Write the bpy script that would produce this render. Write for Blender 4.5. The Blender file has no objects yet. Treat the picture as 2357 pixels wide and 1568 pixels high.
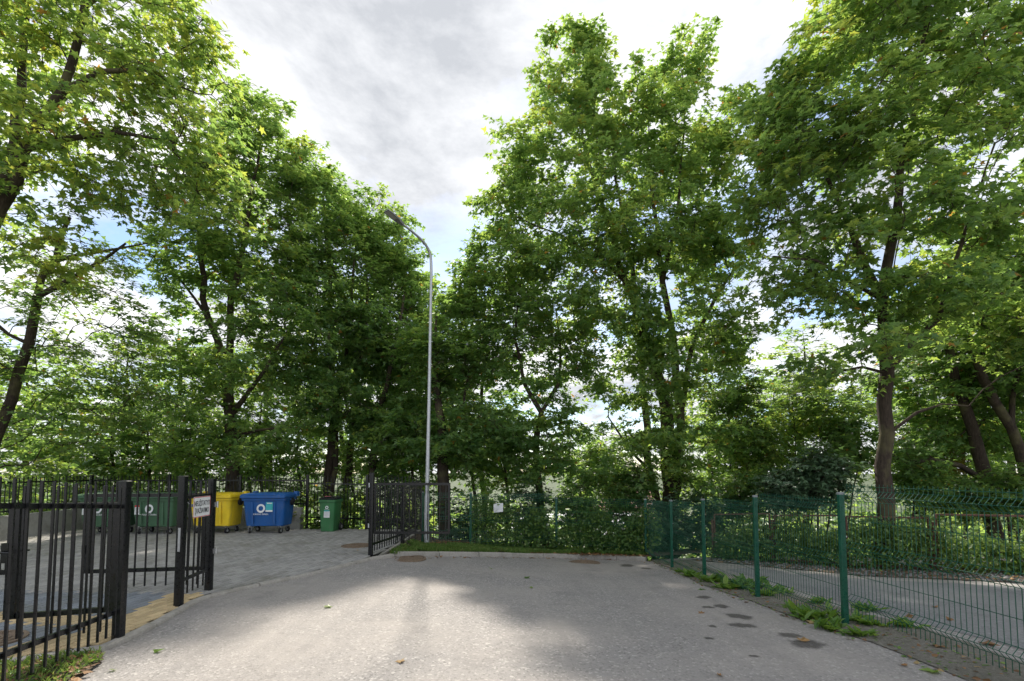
import bpy, bmesh, math, random
import numpy as np
from mathutils import Vector, Matrix

# ------------------------------------------------------------------ camera, sky, sun, exposure
F, CX, PY, TILT, CAMH = 1113.0, 1178.5, 1021.0, math.radians(3.3), 1.7
scene = bpy.context.scene
COL = scene.collection
cam_d = bpy.data.cameras.new('camera')
cam = bpy.data.objects.new('camera', cam_d); COL.objects.link(cam)
cam_d.sensor_width = 36.0; cam_d.lens = 36.0 * F / 2357.0
cam_d.shift_y = (PY - 784.0) / 2357.0
cam_d.clip_start = 0.05; cam_d.clip_end = 6000
cam.location = (0, 0, CAMH); cam.rotation_euler = (math.pi / 2 + TILT, 0, 0)
scene.camera = cam
SUN_AZ, SUN_EL = math.radians(-8.5), math.radians(44.0)     # azimuth from +Y towards +X

world = bpy.data.worlds.new('World'); scene.world = world; world.use_nodes = True
wn = world.node_tree; wn.nodes.clear(); wl = wn.links
def wnode(t, **k):
    n = wn.nodes.new(t)
    for a, b in k.items(): setattr(n, a, b)
    return n
def wmath(op, a, b=None, c=None):
    n = wnode('ShaderNodeMath', operation=op)
    for i, v in enumerate((a, b, c)):
        if v is None: continue
        if isinstance(v, (int, float)): n.inputs[i].default_value = v
        else: wl.new(v, n.inputs[i])
    return n.outputs[0]
w_out = wnode('ShaderNodeOutputWorld'); w_bg = wnode('ShaderNodeBackground')
w_bg.inputs['Strength'].default_value = 0.05
sky = wnode('ShaderNodeTexSky', sky_type='NISHITA')
sky.sun_disc = False; sky.sun_elevation = SUN_EL; sky.sun_rotation = SUN_AZ
sky.air_density = 1.0; sky.dust_density = 0.35; sky.ozone_density = 2.5
tc = wnode('ShaderNodeTexCoord'); sx = wnode('ShaderNodeSeparateXYZ'); wl.new(tc.outputs['Generated'], sx.inputs[0])
zz = wmath('ADD', wmath('MAXIMUM', sx.outputs[2], 0.0), 0.22)
cx_ = wnode('ShaderNodeCombineXYZ')
wl.new(wmath('DIVIDE', sx.outputs[0], zz), cx_.inputs[0]); wl.new(wmath('DIVIDE', sx.outputs[1], zz), cx_.inputs[1])
def wnoise(scale, detail, rough, off, dist=0.0):
    m = wnode('ShaderNodeMapping'); wl.new(cx_.outputs[0], m.inputs[0]); m.inputs['Location'].default_value = off
    n = wnode('ShaderNodeTexNoise'); wl.new(m.outputs[0], n.inputs['Vector'])
    n.inputs['Scale'].default_value = scale; n.inputs['Detail'].default_value = detail
    n.inputs['Roughness'].default_value = rough; n.inputs['Distortion'].default_value = dist
    return n.outputs['Fac']
COV, SHD = (11.0854, 12.333, 0.4), (0.8179, 7.5804, 1.9)
def wramp(fac, stops):
    r = wnode('ShaderNodeValToRGB'); wl.new(fac, r.inputs[0])
    e = r.color_ramp.elements
    while len(e) < len(stops): e.new(0.5)
    for i, (p, c) in enumerate(stops): e[i].position = p; e[i].color = (*c, 1)
    return r.outputs[0]
cover = wramp(wnoise(1.5, 10, 0.62, COV, 0.3), [(0.375, (0, 0, 0)), (0.54, (1, 1, 1))])
shade = wramp(wnoise(1.3, 10, 0.63, SHD, 0.35), [(0.38, (3.35, 3.48, 3.72)), (0.5, (5.3, 5.38, 5.55)), (0.6, (7.2, 7.22, 7.25))])
mixc = wnode('ShaderNodeMix', data_type='RGBA'); wl.new(cover, mixc.inputs[0]); wl.new(sky.outputs[0], mixc.inputs[6]); wl.new(shade, mixc.inputs[7])
wl.new(mixc.outputs[2], w_bg.inputs['Color']); wl.new(w_bg.outputs[0], w_out.inputs[0])

sun_d = bpy.data.lights.new('sun', 'SUN'); sun_d.energy = 2.0; sun_d.angle = math.radians(2.2); sun_d.color = (1.0, 0.93, 0.82)
sun = bpy.data.objects.new('sun', sun_d); COL.objects.link(sun)
sdir = Vector((math.sin(SUN_AZ) * math.cos(SUN_EL), math.cos(SUN_AZ) * math.cos(SUN_EL), math.sin(SUN_EL)))
sun.rotation_euler = sdir.to_track_quat('Z', 'Y').to_euler(); sun.location = (0, 0, 30)
vs = scene.view_settings
vs.view_transform = 'Standard'; vs.look = 'None'; vs.gamma = 1.0; vs.use_curve_mapping = False; vs.exposure = 2.0

scene.cycles.max_bounces = 16; scene.cycles.diffuse_bounces = 9; scene.cycles.transmission_bounces = 12

# ------------------------------------------------------------------ helpers
def P(px, py, y):
    """the point at forward distance y that shows at (px, py) of a 2357 x 1568 picture"""
    xc, yc = (px - CX) / F, (PY - py) / F
    d = Vector((xc, math.cos(TILT) - math.sin(TILT) * yc, math.sin(TILT) + math.cos(TILT) * yc))
    return Vector((0, 0, CAMH)) + d * (y / d.y)
def smooth(a, b, t):
    t = min(1.0, max(0.0, (t - a) / (b - a))); return t * t * (3 - 2 * t)
def A(x, y):                       # road surface
    return -0.07 * max(0.0, min(y, 16.0) - 5.0) * smooth(-3.5, 2.0, x) - 0.03
def V(x, y):                       # planted verge behind the far kerb
    a = -0.06 * (y - 10.0) - 0.02; b = -0.07 * (y - 12.2) - 0.42
    t = smooth(-2.2, 1.4, x); q = smooth(-2.66, -2.25, x) ; return (a * (1 - t) + b * t) * q - 0.012 * (1 - q)
def gp(px, py, fn=A):
    lo, hi = 1.0, 60.0
    for _ in range(60):
        m = (lo + hi) / 2; p = P(px, py, m)
        if p.z > fn(p.x, p.y): lo = m
        else: hi = m
    return P(px, py, (lo + hi) / 2)

def link(o, parent=None):
    COL.objects.link(o)
    if parent is not None: o.parent = parent
    return o
def tag(o, label, cat, group=None):
    o['label'] = label; o['category'] = cat
    if group: o['group'] = group
    return o
def empty(name, loc=(0, 0, 0), rz=0.0):
    o = bpy.data.objects.new(name, None); o.location = loc; o.rotation_euler.z = rz; o.empty_display_size = 0.1
    return link(o)

class MB:
    def __init__(s): s.v = []; s.f = []; s.m = []; s.mi = 0
    def add(s, vs, fs):
        n = len(s.v); s.v += [tuple(v) for v in vs]; s.f += [tuple(i + n for i in f) for f in fs]; s.m += [s.mi] * len(fs)
    def box(s, c, d, rz=0.0, mat=None):
        x, y, z = d[0] / 2, d[1] / 2, d[2] / 2
        vs = [Vector((a * x, b * y, e * z)) for e in (-1, 1) for b in (-1, 1) for a in (-1, 1)]
        M = mat if mat is not None else Matrix.Rotation(rz, 4, 'Z')
        s.add([M @ v + Vector(c) for v in vs], [(0, 2, 3, 1), (4, 5, 7, 6), (0, 1, 5, 4), (2, 6, 7, 3), (0, 4, 6, 2), (1, 3, 7, 5)])
    def bar(s, a, b, w, h, up=Vector((0, 0, 1))):
        a, b = Vector(a), Vector(b); d = b - a; L = d.length; d = d / L
        sd = d.cross(up)
        if sd.length < 1e-5: sd = Vector((1, 0, 0))
        sd.normalize(); u = sd.cross(d)
        M = Matrix((sd, d, u)).transposed().to_4x4()
        s.box((a + b) / 2, (w, L, h), mat=M)
    def loft(s, secs, cap0=True, cap1=True):
        n = len(secs[0]); vs = [p for q in secs for p in q]; fs = []
        for k in range(len(secs) - 1):
            for i in range(n):
                j = (i + 1) % n; fs.append((k * n + i, k * n + j, (k + 1) * n + j, (k + 1) * n + i))
        if cap0: fs.append(tuple(range(n - 1, -1, -1)))
        if cap1: fs.append(tuple((len(secs) - 1) * n + i for i in range(n)))
        s.add(vs, fs)
    def tube(s, pts, rad, n=8, cap=True):
        pts = [Vector(p) for p in pts]; secs = []; ref = Vector((0.31, 0.17, 0.93)).normalized()
        for i, p in enumerate(pts):
            t = (pts[min(i + 1, len(pts) - 1)] - pts[max(i - 1, 0)]).normalized()
            a = t.cross(ref)
            if a.length < 0.05: a = t.cross(Vector((1, 0, 0)))
            a.normalize(); b = t.cross(a); r = rad[i] if hasattr(rad, '__len__') else rad
            secs.append([p + (a * math.cos(2 * math.pi * k / n) + b * math.sin(2 * math.pi * k / n)) * r for k in range(n)])
        s.loft(secs, cap, cap)
    def cyl(s, c, r, h, axis='Z', n=20):
        c = Vector(c); ax = {'X': Vector((1, 0, 0)), 'Y': Vector((0, 1, 0)), 'Z': Vector((0, 0, 1))}[axis]
        s.tube([c - ax * h / 2, c + ax * h / 2], r, n)
    def build(s, name, mats, parent=None, smooth_deg=35):
        me = bpy.data.meshes.new(name); me.from_pydata(s.v, [], s.f)
        if not isinstance(mats, (list, tuple)): mats = [mats]
        for m in mats: me.materials.append(m)
        if len(mats) > 1: me.polygons.foreach_set('material_index', s.m)
        if smooth_deg:
            me.polygons.foreach_set('use_smooth', [True] * len(me.polygons)); me.set_sharp_from_angle(angle=math.radians(smooth_deg))
        me.update(); return link(bpy.data.objects.new(name, me), parent)
def rrect(w, d, r, z, n=4, cx=0.0, cy=0.0):
    out = []
    for qx, qy, a0 in ((1, 1, 0), (-1, 1, 90), (-1, -1, 180), (1, -1, 270)):
        for k in range(n + 1):
            a = math.radians(a0 + 90 * k / n)
            out.append(Vector((cx + qx * (w / 2 - r) + r * math.cos(a), cy + qy * (d / 2 - r) + r * math.sin(a), z)))
    return out
def poly_sheet(name, poly, fn, step, mat, parent=None, dz=0.0, jitter=0.0):
    bm = bmesh.new(); vs = [bm.verts.new((x, y, 0)) for x, y in poly]; bm.faces.new(vs)
    xs = [p[0] for p in poly]; ys = [p[1] for p in poly]
    for ax, lo, hi in ((0, min(xs), max(xs)), (1, min(ys), max(ys))):
        k = math.floor(lo / step) + 1
        while k * step < hi:
            co = Vector((k * step, 0, 0)) if ax == 0 else Vector((0, k * step, 0)); no = Vector((1, 0, 0)) if ax == 0 else Vector((0, 1, 0))
            bmesh.ops.bisect_plane(bm, geom=bm.verts[:] + bm.edges[:] + bm.faces[:], plane_co=co, plane_no=no, dist=1e-5); k += 1
    bmesh.ops.triangulate(bm, faces=[f for f in bm.faces if len(f.verts) > 4])
    bmesh.ops.recalc_face_normals(bm, faces=bm.faces[:])
    rg = random.Random(5)
    for v in bm.verts: v.co.z = fn(v.co.x, v.co.y) + dz + rg.uniform(-jitter, jitter)
    if bm.faces and sum(f.normal.z for f in bm.faces) < 0:
        bmesh.ops.reverse_faces(bm, faces=bm.faces[:])
    me = bpy.data.meshes.new(name); bm.to_mesh(me); bm.free(); me.materials.append(mat)
    me.polygons.foreach_set('use_smooth', [True] * len(me.polygons))
    return link(bpy.data.objects.new(name, me), parent)
def inside(x, y, poly):
    c = False; n = len(poly); j = n - 1
    for i in range(n):
        xi, yi = poly[i]; xj, yj = poly[j]
        if (yi > y) != (yj > y) and x < (xj - xi) * (y - yi) / (yj - yi) + xi: c = not c
        j = i
    return c
def text_mesh(name, body, size, mat, parent, M, sx=1.0, depth=0.001, align='CENTER'):
    cu = bpy.data.curves.new(name, 'FONT'); cu.body = body; cu.size = size; cu.extrude = depth; cu.align_x = align; cu.align_y = 'CENTER'
    cu.resolution_u = 3; cu.offset = size * 0.002
    t = bpy.data.objects.new(name, cu); COL.objects.link(t); bpy.context.view_layer.update()
    me = bpy.data.meshes.new_from_object(t.evaluated_get(bpy.context.evaluated_depsgraph_get()))
    bpy.data.objects.remove(t); bpy.data.curves.remove(cu)
    me.transform(M @ Matrix.Diagonal((sx, 1, 1, 1))); me.materials.clear(); me.materials.append(mat)
    return link(bpy.data.objects.new(name, me), parent)

# ------------------------------------------------------------------ materials
def new_mat(name):
    m = bpy.data.materials.new(name); m.use_nodes = True; nt = m.node_tree
    return m, nt, nt.nodes['Principled BSDF'], nt.links
def n_noise(nt, vec, scale, detail=4, rough=0.55):
    n = nt.nodes.new('ShaderNodeTexNoise'); n.inputs['Scale'].default_value = scale; n.inputs['Detail'].default_value = detail; n.inputs['Roughness'].default_value = rough
    if vec is not None: nt.links.new(vec, n.inputs['Vector'])
    return n.outputs['Fac']
def n_ramp(nt, fac, stops):
    r = nt.nodes.new('ShaderNodeValToRGB'); nt.links.new(fac, r.inputs[0]); e = r.color_ramp.elements
    while len(e) < len(stops): e.new(0.5)
    for i, (p, c) in enumerate(stops): e[i].position = p; e[i].color = (*c, 1) if hasattr(c, '__len__') else (c, c, c, 1)
    return r.outputs[0]
def n_mix(nt, fac, a, b, mode='MIX'):
    n = nt.nodes.new('ShaderNodeMix'); n.data_type = 'RGBA'; n.blend_type = mode
    for i, v in ((0, fac), (6, a), (7, b)):
        if isinstance(v, (int, float)): n.inputs[i].default_value = v
        elif isinstance(v, tuple): n.inputs[i].default_value = (*v, 1)
        else: nt.links.new(v, n.inputs[i])
    return n.outputs[2]
def n_bump(nt, bsdf, h, strength, dist):
    b = nt.nodes.new('ShaderNodeBump'); b.inputs['Strength'].default_value = strength; b.inputs['Distance'].default_value = dist
    nt.links.new(h, b.inputs['Height']); nt.links.new(b.outputs[0], bsdf.inputs['Normal'])
def geo_pos(nt): return nt.nodes.new('ShaderNodeNewGeometry').outputs['Position']
def obj_vec(nt): return nt.nodes.new('ShaderNodeTexCoord').outputs['Object']
def plain(name, col, rough=0.5, metal=0.0, var=0.12, scale=9.0, bump=0.0, bscale=60.0, spec=0.5):
    m, nt, b, l = new_mat(name); p = geo_pos(nt)
    f = n_noise(nt, p, scale, 5)
    l.new(n_ramp(nt, f, [(0.3, tuple(c * (1 - var) for c in col)), (0.7, tuple(min(1, c * (1 + var)) for c in col))]), b.inputs['Base Color'])
    l.new(n_ramp(nt, n_noise(nt, p, scale * 2.3, 4), [(0.3, max(0, rough - 0.1)), (0.7, min(1, rough + 0.1))]), b.inputs['Roughness'])
    b.inputs['Metallic'].default_value = metal; b.inputs['Specular IOR Level'].default_value = spec
    if bump: n_bump(nt, b, n_noise(nt, p, bscale, 4), bump, 0.01)
    return m
def leaf_mat(name, stops, trans, fac=0.42, rough=0.42):
    m = bpy.data.materials.new(name); m.use_nodes = True; nt = m.node_tree; b = nt.nodes['Principled BSDF']; l = nt.links
    at = nt.nodes.new('ShaderNodeAttribute'); at.attribute_name = 'tint'
    c = n_ramp(nt, at.outputs['Fac'], stops); l.new(c, b.inputs['Base Color']); b.inputs['Roughness'].default_value = rough
    b.inputs['Specular IOR Level'].default_value = 0.45
    t = nt.nodes.new('ShaderNodeBsdfTranslucent'); l.new(n_ramp(nt, at.outputs['Fac'], trans), t.inputs[0])
    mx = nt.nodes.new('ShaderNodeMixShader'); mx.inputs[0].default_value = fac
    l.new(b.outputs[0], mx.inputs[1]); l.new(t.outputs[0], mx.inputs[2]); l.new(mx.outputs[0], nt.nodes['Material Output'].inputs[0])
    return m
M = {}
M['leaf'] = leaf_mat('maple_leaf', [(0.0, (0.07, 0.155, 0.055)), (0.45, (0.115, 0.203, 0.07)), (0.8, (0.175, 0.25, 0.072)), (0.955, (0.25, 0.28, 0.06)), (0.985, (0.32, 0.17, 0.03))],
    [(0.0, (0.25, 0.42, 0.095)), (0.5, (0.37, 0.56, 0.11)), (0.9, (0.55, 0.66, 0.1)), (0.96, (0.62, 0.66, 0.1)), (0.985, (0.66, 0.35, 0.07))], 0.54)
M['leaf_dark'] = leaf_mat('dark_shrub_leaf', [(0.0, (0.035, 0.08, 0.045)), (0.6, (0.06, 0.12, 0.065)), (1.0, (0.1, 0.17, 0.09))], [(0.0, (0.07, 0.15, 0.04)), (1.0, (0.14, 0.25, 0.06))], 0.3)
M['leaf_vine'] = leaf_mat('vine_leaf', [(0.0, (0.045, 0.10, 0.03)), (0.6, (0.08, 0.16, 0.035)), (1.0, (0.17, 0.24, 0.05))], [(0.0, (0.16, 0.30, 0.04)), (1.0, (0.38, 0.5, 0.07))], 0.4)
M['leaf_yellow'] = leaf_mat('yellowing_leaf', [(0.0, (0.12, 0.12, 0.03)), (0.6, (0.22, 0.17, 0.03)), (1.0, (0.3, 0.2, 0.04))], [(0.0, (0.3, 0.3, 0.04)), (1.0, (0.5, 0.36, 0.05))], 0.4)
M['weed'] = leaf_mat('weed_leaf', [(0.0, (0.05, 0.12, 0.025)), (0.6, (0.10, 0.21, 0.035)), (1.0, (0.2, 0.3, 0.06))], [(0.0, (0.2, 0.4, 0.04)), (1.0, (0.4, 0.55, 0.08))], 0.35)
M['grass'] = leaf_mat('grass_blade', [(0.0, (0.08, 0.17, 0.04)), (0.6, (0.14, 0.25, 0.055)), (1.0, (0.28, 0.31, 0.11))], [(0.0, (0.2, 0.36, 0.05)), (1.0, (0.4, 0.46, 0.1))], 0.35)
M['litter'] = leaf_mat('dry_leaf', [(0.0, (0.10, 0.055, 0.03)), (0.5, (0.20, 0.11, 0.05)), (0.8, (0.32, 0.17, 0.06)), (1.0, (0.34, 0.26, 0.12))], [(0.0, (0.2, 0.1, 0.04)), (1.0, (0.4, 0.25, 0.1))], 0.15, 0.7)

def bark():
    m, nt, b, l = new_mat('bark'); p = geo_pos(nt)
    mp = nt.nodes.new('ShaderNodeMapping'); mp.inputs['Scale'].default_value = (1, 1, 0.22); l.new(p, mp.inputs[0])
    f = n_noise(nt, mp.outputs[0], 34, 8, 0.7); g = n_noise(nt, p, 2.2, 4)
    c = n_ramp(nt, f, [(0.3, (0.028, 0.022, 0.018)), (0.55, (0.064, 0.048, 0.037)), (0.75, (0.115, 0.09, 0.068))])
    l.new(n_mix(nt, n_ramp(nt, g, [(0.5, 0.0), (0.68, 0.55)]), c, (0.16, 0.15, 0.07)), b.inputs['Base Color'])
    b.inputs['Roughness'].default_value = 0.9; b.inputs['Specular IOR Level'].default_value = 0.2; n_bump(nt, b, f, 0.7, 0.03); return m
M['bark'] = bark()
def asphalt(name, c0, c1, warm):
    m, nt, b, l = new_mat(name); p = geo_pos(nt)
    vo = nt.nodes.new('ShaderNodeTexVoronoi'); vo.inputs['Scale'].default_value = 48.0; l.new(p, vo.inputs['Vector'])
    fine = n_noise(nt, p, 120, 3, 0.7); mid = n_noise(nt, p, 9, 7, 0.75); big = n_noise(nt, p, 0.5, 6, 0.6); dirt = n_noise(nt, p, 1.5, 9, 0.72)
    c = n_ramp(nt, fine, [(0.3, tuple(x * 0.74 for x in c0)), (0.5, c0), (0.72, tuple(x * .8 + y * .2 for x, y in zip(c0, c1)))])
    sep = nt.nodes.new('ShaderNodeSeparateColor'); l.new(vo.outputs['Color'], sep.inputs[0])
    c = n_mix(nt, n_ramp(nt, sep.outputs[0], [(0.0, 0.0), (0.86, 0.0), (0.93, 0.7)]), c, c1)
    c = n_mix(nt, n_ramp(nt, sep.outputs[1], [(0.0, 0.0), (0.78, 0.0), (0.9, 0.65)]), c, tuple(x * 0.5 for x in c0))
    c = n_mix(nt, n_ramp(nt, mid, [(0.33, 0.4), (0.5, 0.0)]), c, tuple(x * 0.66 for x in c0))
    c = n_mix(nt, n_ramp(nt, big, [(0.4, 0.0), (0.64, 0.75)]), c, warm)
    c = n_mix(nt, n_ramp(nt, dirt, [(0.54, 0.0), (0.7, 0.5)]), c, tuple(x * 0.62 for x in c0))
    # worn wheel tracks along the road and hairline cracks
    mp = nt.nodes.new('ShaderNodeMapping'); mp.inputs['Scale'].default_value = (1.3, 0.09, 1); l.new(p, mp.inputs[0]); tr = n_noise(nt, mp.outputs[0], 1.6, 6, 0.6)
    c = n_mix(nt, n_ramp(nt, tr, [(0.5, 0.0), (0.66, 0.35)]), c, tuple(x * 0.72 for x in c0))
    wv = nt.nodes.new('ShaderNodeTexNoise'); wv.inputs['Scale'].default_value = 1.8; wv.inputs['Detail'].default_value = 6; l.new(p, wv.inputs['Vector'])
    ad = nt.nodes.new('ShaderNodeMix'); ad.data_type = 'RGBA'; ad.blend_type = 'ADD'; ad.inputs[0].default_value = 0.8; l.new(p, ad.inputs[6]); l.new(wv.outputs['Color'], ad.inputs[7])
    cr = nt.nodes.new('ShaderNodeTexVoronoi'); cr.feature = 'DISTANCE_TO_EDGE'; cr.inputs['Scale'].default_value = 0.42; l.new(ad.outputs[2], cr.inputs['Vector'])
    msk = n_ramp(nt, n_noise(nt, p, 0.8, 3), [(0.47, 0.0), (0.55, 1.0)])
    ck = n_mix(nt, 1.0, n_ramp(nt, cr.outputs['Distance'], [(0.0, 0.22), (0.002, 0.1), (0.004, 0.0)]), msk, 'MULTIPLY')
    c = n_mix(nt, ck, c, (0.05, 0.046, 0.042))
    l.new(c, b.inputs['Base Color']); b.inputs['Roughness'].default_value = 0.88; b.inputs['Specular IOR Level'].default_value = 0.25
    mr = nt.nodes.new('ShaderNodeMath'); mr.operation = 'ADD'; l.new(fine, mr.inputs[0]); l.new(vo.outputs['Distance'], mr.inputs[1])
    n_bump(nt, b, mr.outputs[0], 0.7, 0.009); return m
M['asphalt'] = asphalt('old_asphalt', (0.305, 0.288, 0.275), (0.52, 0.49, 0.46), (0.365, 0.335, 0.308))
M['asphalt2'] = asphalt('drive_asphalt', (0.22, 0.22, 0.224), (0.33, 0.33, 0.33), (0.28, 0.275, 0.27))
def soil(name, c0, c1, c2, scale=14):
    m, nt, b, l = new_mat(name); p = geo_pos(nt); f = n_noise(nt, p, scale, 9, 0.72); g = n_noise(nt, p, 1.3, 5)
    c = n_ramp(nt, f, [(0.3, c0), (0.52, c1), (0.72, c2)]); c = n_mix(nt, n_ramp(nt, g, [(0.4, 0.0), (0.7, 0.5)]), c, c0)
    l.new(c, b.inputs['Base Color']); b.inputs['Roughness'].default_value = 0.95; n_bump(nt, b, f, 0.9, 0.04); return m
M['soil'] = soil('dark_soil', (0.035, 0.028, 0.02), (0.085, 0.066, 0.046), (0.15, 0.12, 0.09))
M['strip'] = soil('dusty_strip', (0.10, 0.095, 0.07), (0.2, 0.185, 0.155), (0.3, 0.28, 0.25), 26)
M['terrain'] = soil('wooded_ground', (0.03, 0.045, 0.018), (0.055, 0.08, 0.028), (0.09, 0.12, 0.045), 0.8)
def concrete(name, col):
    m, nt, b, l = new_mat(name); p = geo_pos(nt); f = n_noise(nt, p, 30, 8, 0.7); g = n_noise(nt, p, 2.5, 6, 0.65)
    c = n_ramp(nt, f, [(0.3, tuple(x * 0.75 for x in col)), (0.7, tuple(min(1, x * 1.15) for x in col))])
    c = n_mix(nt, n_ramp(nt, g, [(0.48, 0.0), (0.7, 0.6)]), c, (0.12, 0.115, 0.085))
    l.new(c, b.inputs['Base Color']); b.inputs['Roughness'].default_value = 0.88; n_bump(nt, b, f, 0.4, 0.008); return m
M['concrete'] = concrete('concrete', (0.4, 0.39, 0.37)); M['kerb'] = concrete('kerb_concrete', (0.36, 0.335, 0.3))
M['black'] = plain('black_paint', (0.006, 0.0065, 0.008), 0.32, 0.0, 0.3, 14, 0.03, 160, 0.5)
M['green_coat'] = plain('green_coating', (0.008, 0.085, 0.05), 0.33, 0.0, 0.2, 18)
M['green_cap'] = plain('grey_plastic_cap', (0.22, 0.24, 0.25), 0.6)
M['galv'] = plain('galvanised_steel', (0.5, 0.51, 0.53), 0.42, 0.7, 0.15, 20)
M['lamp_grey'] = plain('lamp_grey', (0.22, 0.22, 0.225), 0.5, 0.2)
M['lamp_glass'] = plain('lamp_glass', (0.38, 0.38, 0.36), 0.25)
M['steel'] = plain('bare_steel', (0.6, 0.61, 0.62), 0.3, 0.9, 0.1)
M['rubber'] = plain('black_rubber', (0.014, 0.014, 0.015), 0.75)
M['bin_green'] = plain('green_plastic', (0.055, 0.135, 0.07), 0.5, 0, 0.14, 7, 0.06, 90)
M['bin_green2'] = plain('bright_green_plastic', (0.03, 0.155, 0.05), 0.45, 0, 0.14, 7, 0.06, 90)
M['bin_yellow'] = plain('yellow_plastic', (0.82, 0.58, 0.015), 0.45, 0, 0.1, 7, 0.06, 90)
M['bin_blue'] = plain('blue_plastic', (0.005, 0.085, 0.32), 0.42, 0, 0.14, 7, 0.06, 90)
def plastic(name, col):
    m, nt, b, l = new_mat(name); p = geo_pos(nt); mp = nt.nodes.new('ShaderNodeMapping'); mp.inputs['Scale'].default_value = (1, 1, .25); l.new(p, mp.inputs[0])
    f = n_noise(nt, mp.outputs[0], 9, 8, .7); g = n_noise(nt, p, 42, 6, .75)
    c = n_ramp(nt, n_noise(nt, p, 3, 5), [(.3, tuple(x * .85 for x in col)), (.7, tuple(min(1, x * 1.12) for x in col))])
    c = n_mix(nt, n_ramp(nt, f, [(.52, 0.0), (.75, .4)]), c, (.16, .15, .13)); c = n_mix(nt, n_ramp(nt, g, [(.62, 0.0), (.72, .35)]), c, tuple(min(1, x * .6 + .22) for x in col))
    l.new(c, b.inputs['Base Color']); l.new(n_ramp(nt, f, [(.3, .38), (.7, .65)]), b.inputs['Roughness']); n_bump(nt, b, g, .05, .01); return m
for kk, nm_, cc in (('bin_green', 'green_plastic', (.06, .14, .075)), ('bin_green2', 'bright_green_plastic', (.035, .165, .055)), ('bin_yellow', 'yellow_plastic', (.8, .57, .02)), ('bin_blue', 'blue_plastic', (.008, .095, .33))): M[kk] = plastic(nm_ + '_worn', cc)
M['white'] = plain('white_print', (0.78, 0.79, 0.8), 0.5, 0, 0.05)
M['paper'] = plain('paper', (0.72, 0.72, 0.72), 0.7, 0, 0.1, 30)
M['red'] = plain('red_print', (0.6, 0.02, 0.03), 0.45, 0, 0.05)
M['pink'] = plain('faded_red_print', (0.5, 0.13, 0.17), 0.5)
M['ink'] = plain('black_print', (0.012, 0.012, 0.014), 0.5, 0, 0.05)
M['teal'] = plain('turquoise_print', (0.04, 0.42, 0.46), 0.5, 0, 0.08)
M['greylines'] = plain('grey_print', (0.3, 0.3, 0.32), 0.6)
M['blackbag'] = plain('black_film', (0.015, 0.015, 0.02), 0.22, 0, 0.2, 25, 0.6, 22)
M['rust'] = plain('rusty_steel', (0.105, 0.05, 0.035), 0.85, 0.0, 0.4, 22, 0.3, 90)
M['iron'] = plain('rusty_cast_iron', (0.2, 0.145, 0.1), 0.8, 0.1, 0.35, 30, 0.4, 120)
def stain_mat():
    m, nt, b, l = new_mat('damp_stain'); p = geo_pos(nt); at = nt.nodes.new('ShaderNodeAttribute'); at.attribute_name = 'fade'
    ad = nt.nodes.new('ShaderNodeMath'); ad.operation = 'MULTIPLY_ADD'; l.new(n_noise(nt, p, 16, 9, .75), ad.inputs[0]); ad.inputs[1].default_value = 1.0; l.new(at.outputs['Fac'], ad.inputs[2])
    l.new(n_ramp(nt, ad.outputs[0], [(.6, 0.0), (1.05, .55)]), b.inputs['Alpha']); b.inputs['Base Color'].default_value = (.07, .063, .057, 1); b.inputs['Roughness'].default_value = .75; return m
M['stain'] = stain_mat()
M['gravel'] = plain('gravel_stone', (0.17, 0.165, 0.165), 0.85, 0, 0.5, 40)
def paver_mat():
    m, nt, b, l = new_mat('paver'); p = geo_pos(nt)
    at = nt.nodes.new('ShaderNodeAttribute'); at.attribute_type = 'OBJECT'; at.attribute_name = 'pcol'
    a2 = nt.nodes.new('ShaderNodeAttribute'); a2.attribute_name = 'pcol'
    s = nt.nodes.new('ShaderNodeMix'); s.data_type = 'RGBA'; s.blend_type = 'ADD'; s.inputs[0].default_value = 1.0; l.new(at.outputs['Color'], s.inputs[6]); l.new(a2.outputs['Color'], s.inputs[7])
    f = n_noise(nt, p, 120, 4, 0.7); g = n_noise(nt, p, 1.1, 6, 0.65)
    c = n_mix(nt, 0.8, s.outputs[2], n_ramp(nt, f, [(0.3, 0.62), (0.7, 1.25)]), 'MULTIPLY')
    c = n_mix(nt, n_ramp(nt, g, [(0.5, 0.0), (0.72, 0.5)]), c, (0.11, 0.105, 0.06))
    l.new(c, b.inputs['Base Color']); b.inputs['Roughness'].default_value = 0.85; b.inputs['Specular IOR Level'].default_value = 0.3; n_bump(nt, b, f, 0.5, 0.006); return m
M['paver'] = paver_mat()
M['joint'] = soil('joint_sand', (0.03, 0.03, 0.022), (0.06, 0.058, 0.045), (0.09, 0.088, 0.07), 40)
M['wall_pale'] = plain('pale_render', (0.62, 0.58, 0.54), 0.9, 0, 0.06, 2); M['wall_pink'] = plain('pink_render', (0.52, 0.36, 0.31), 0.9, 0, 0.08, 2)
M['roof_red'] = plain('red_roof', (0.36, 0.19, 0.15), 0.85, 0, 0.25, 6); M['roof_grey'] = plain('grey_roof', (0.5, 0.5, 0.51), 0.6, 0, 0.12, 3)
M['pane'] = plain('window_pane', (0.03, 0.04, 0.05), 0.15)

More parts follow.
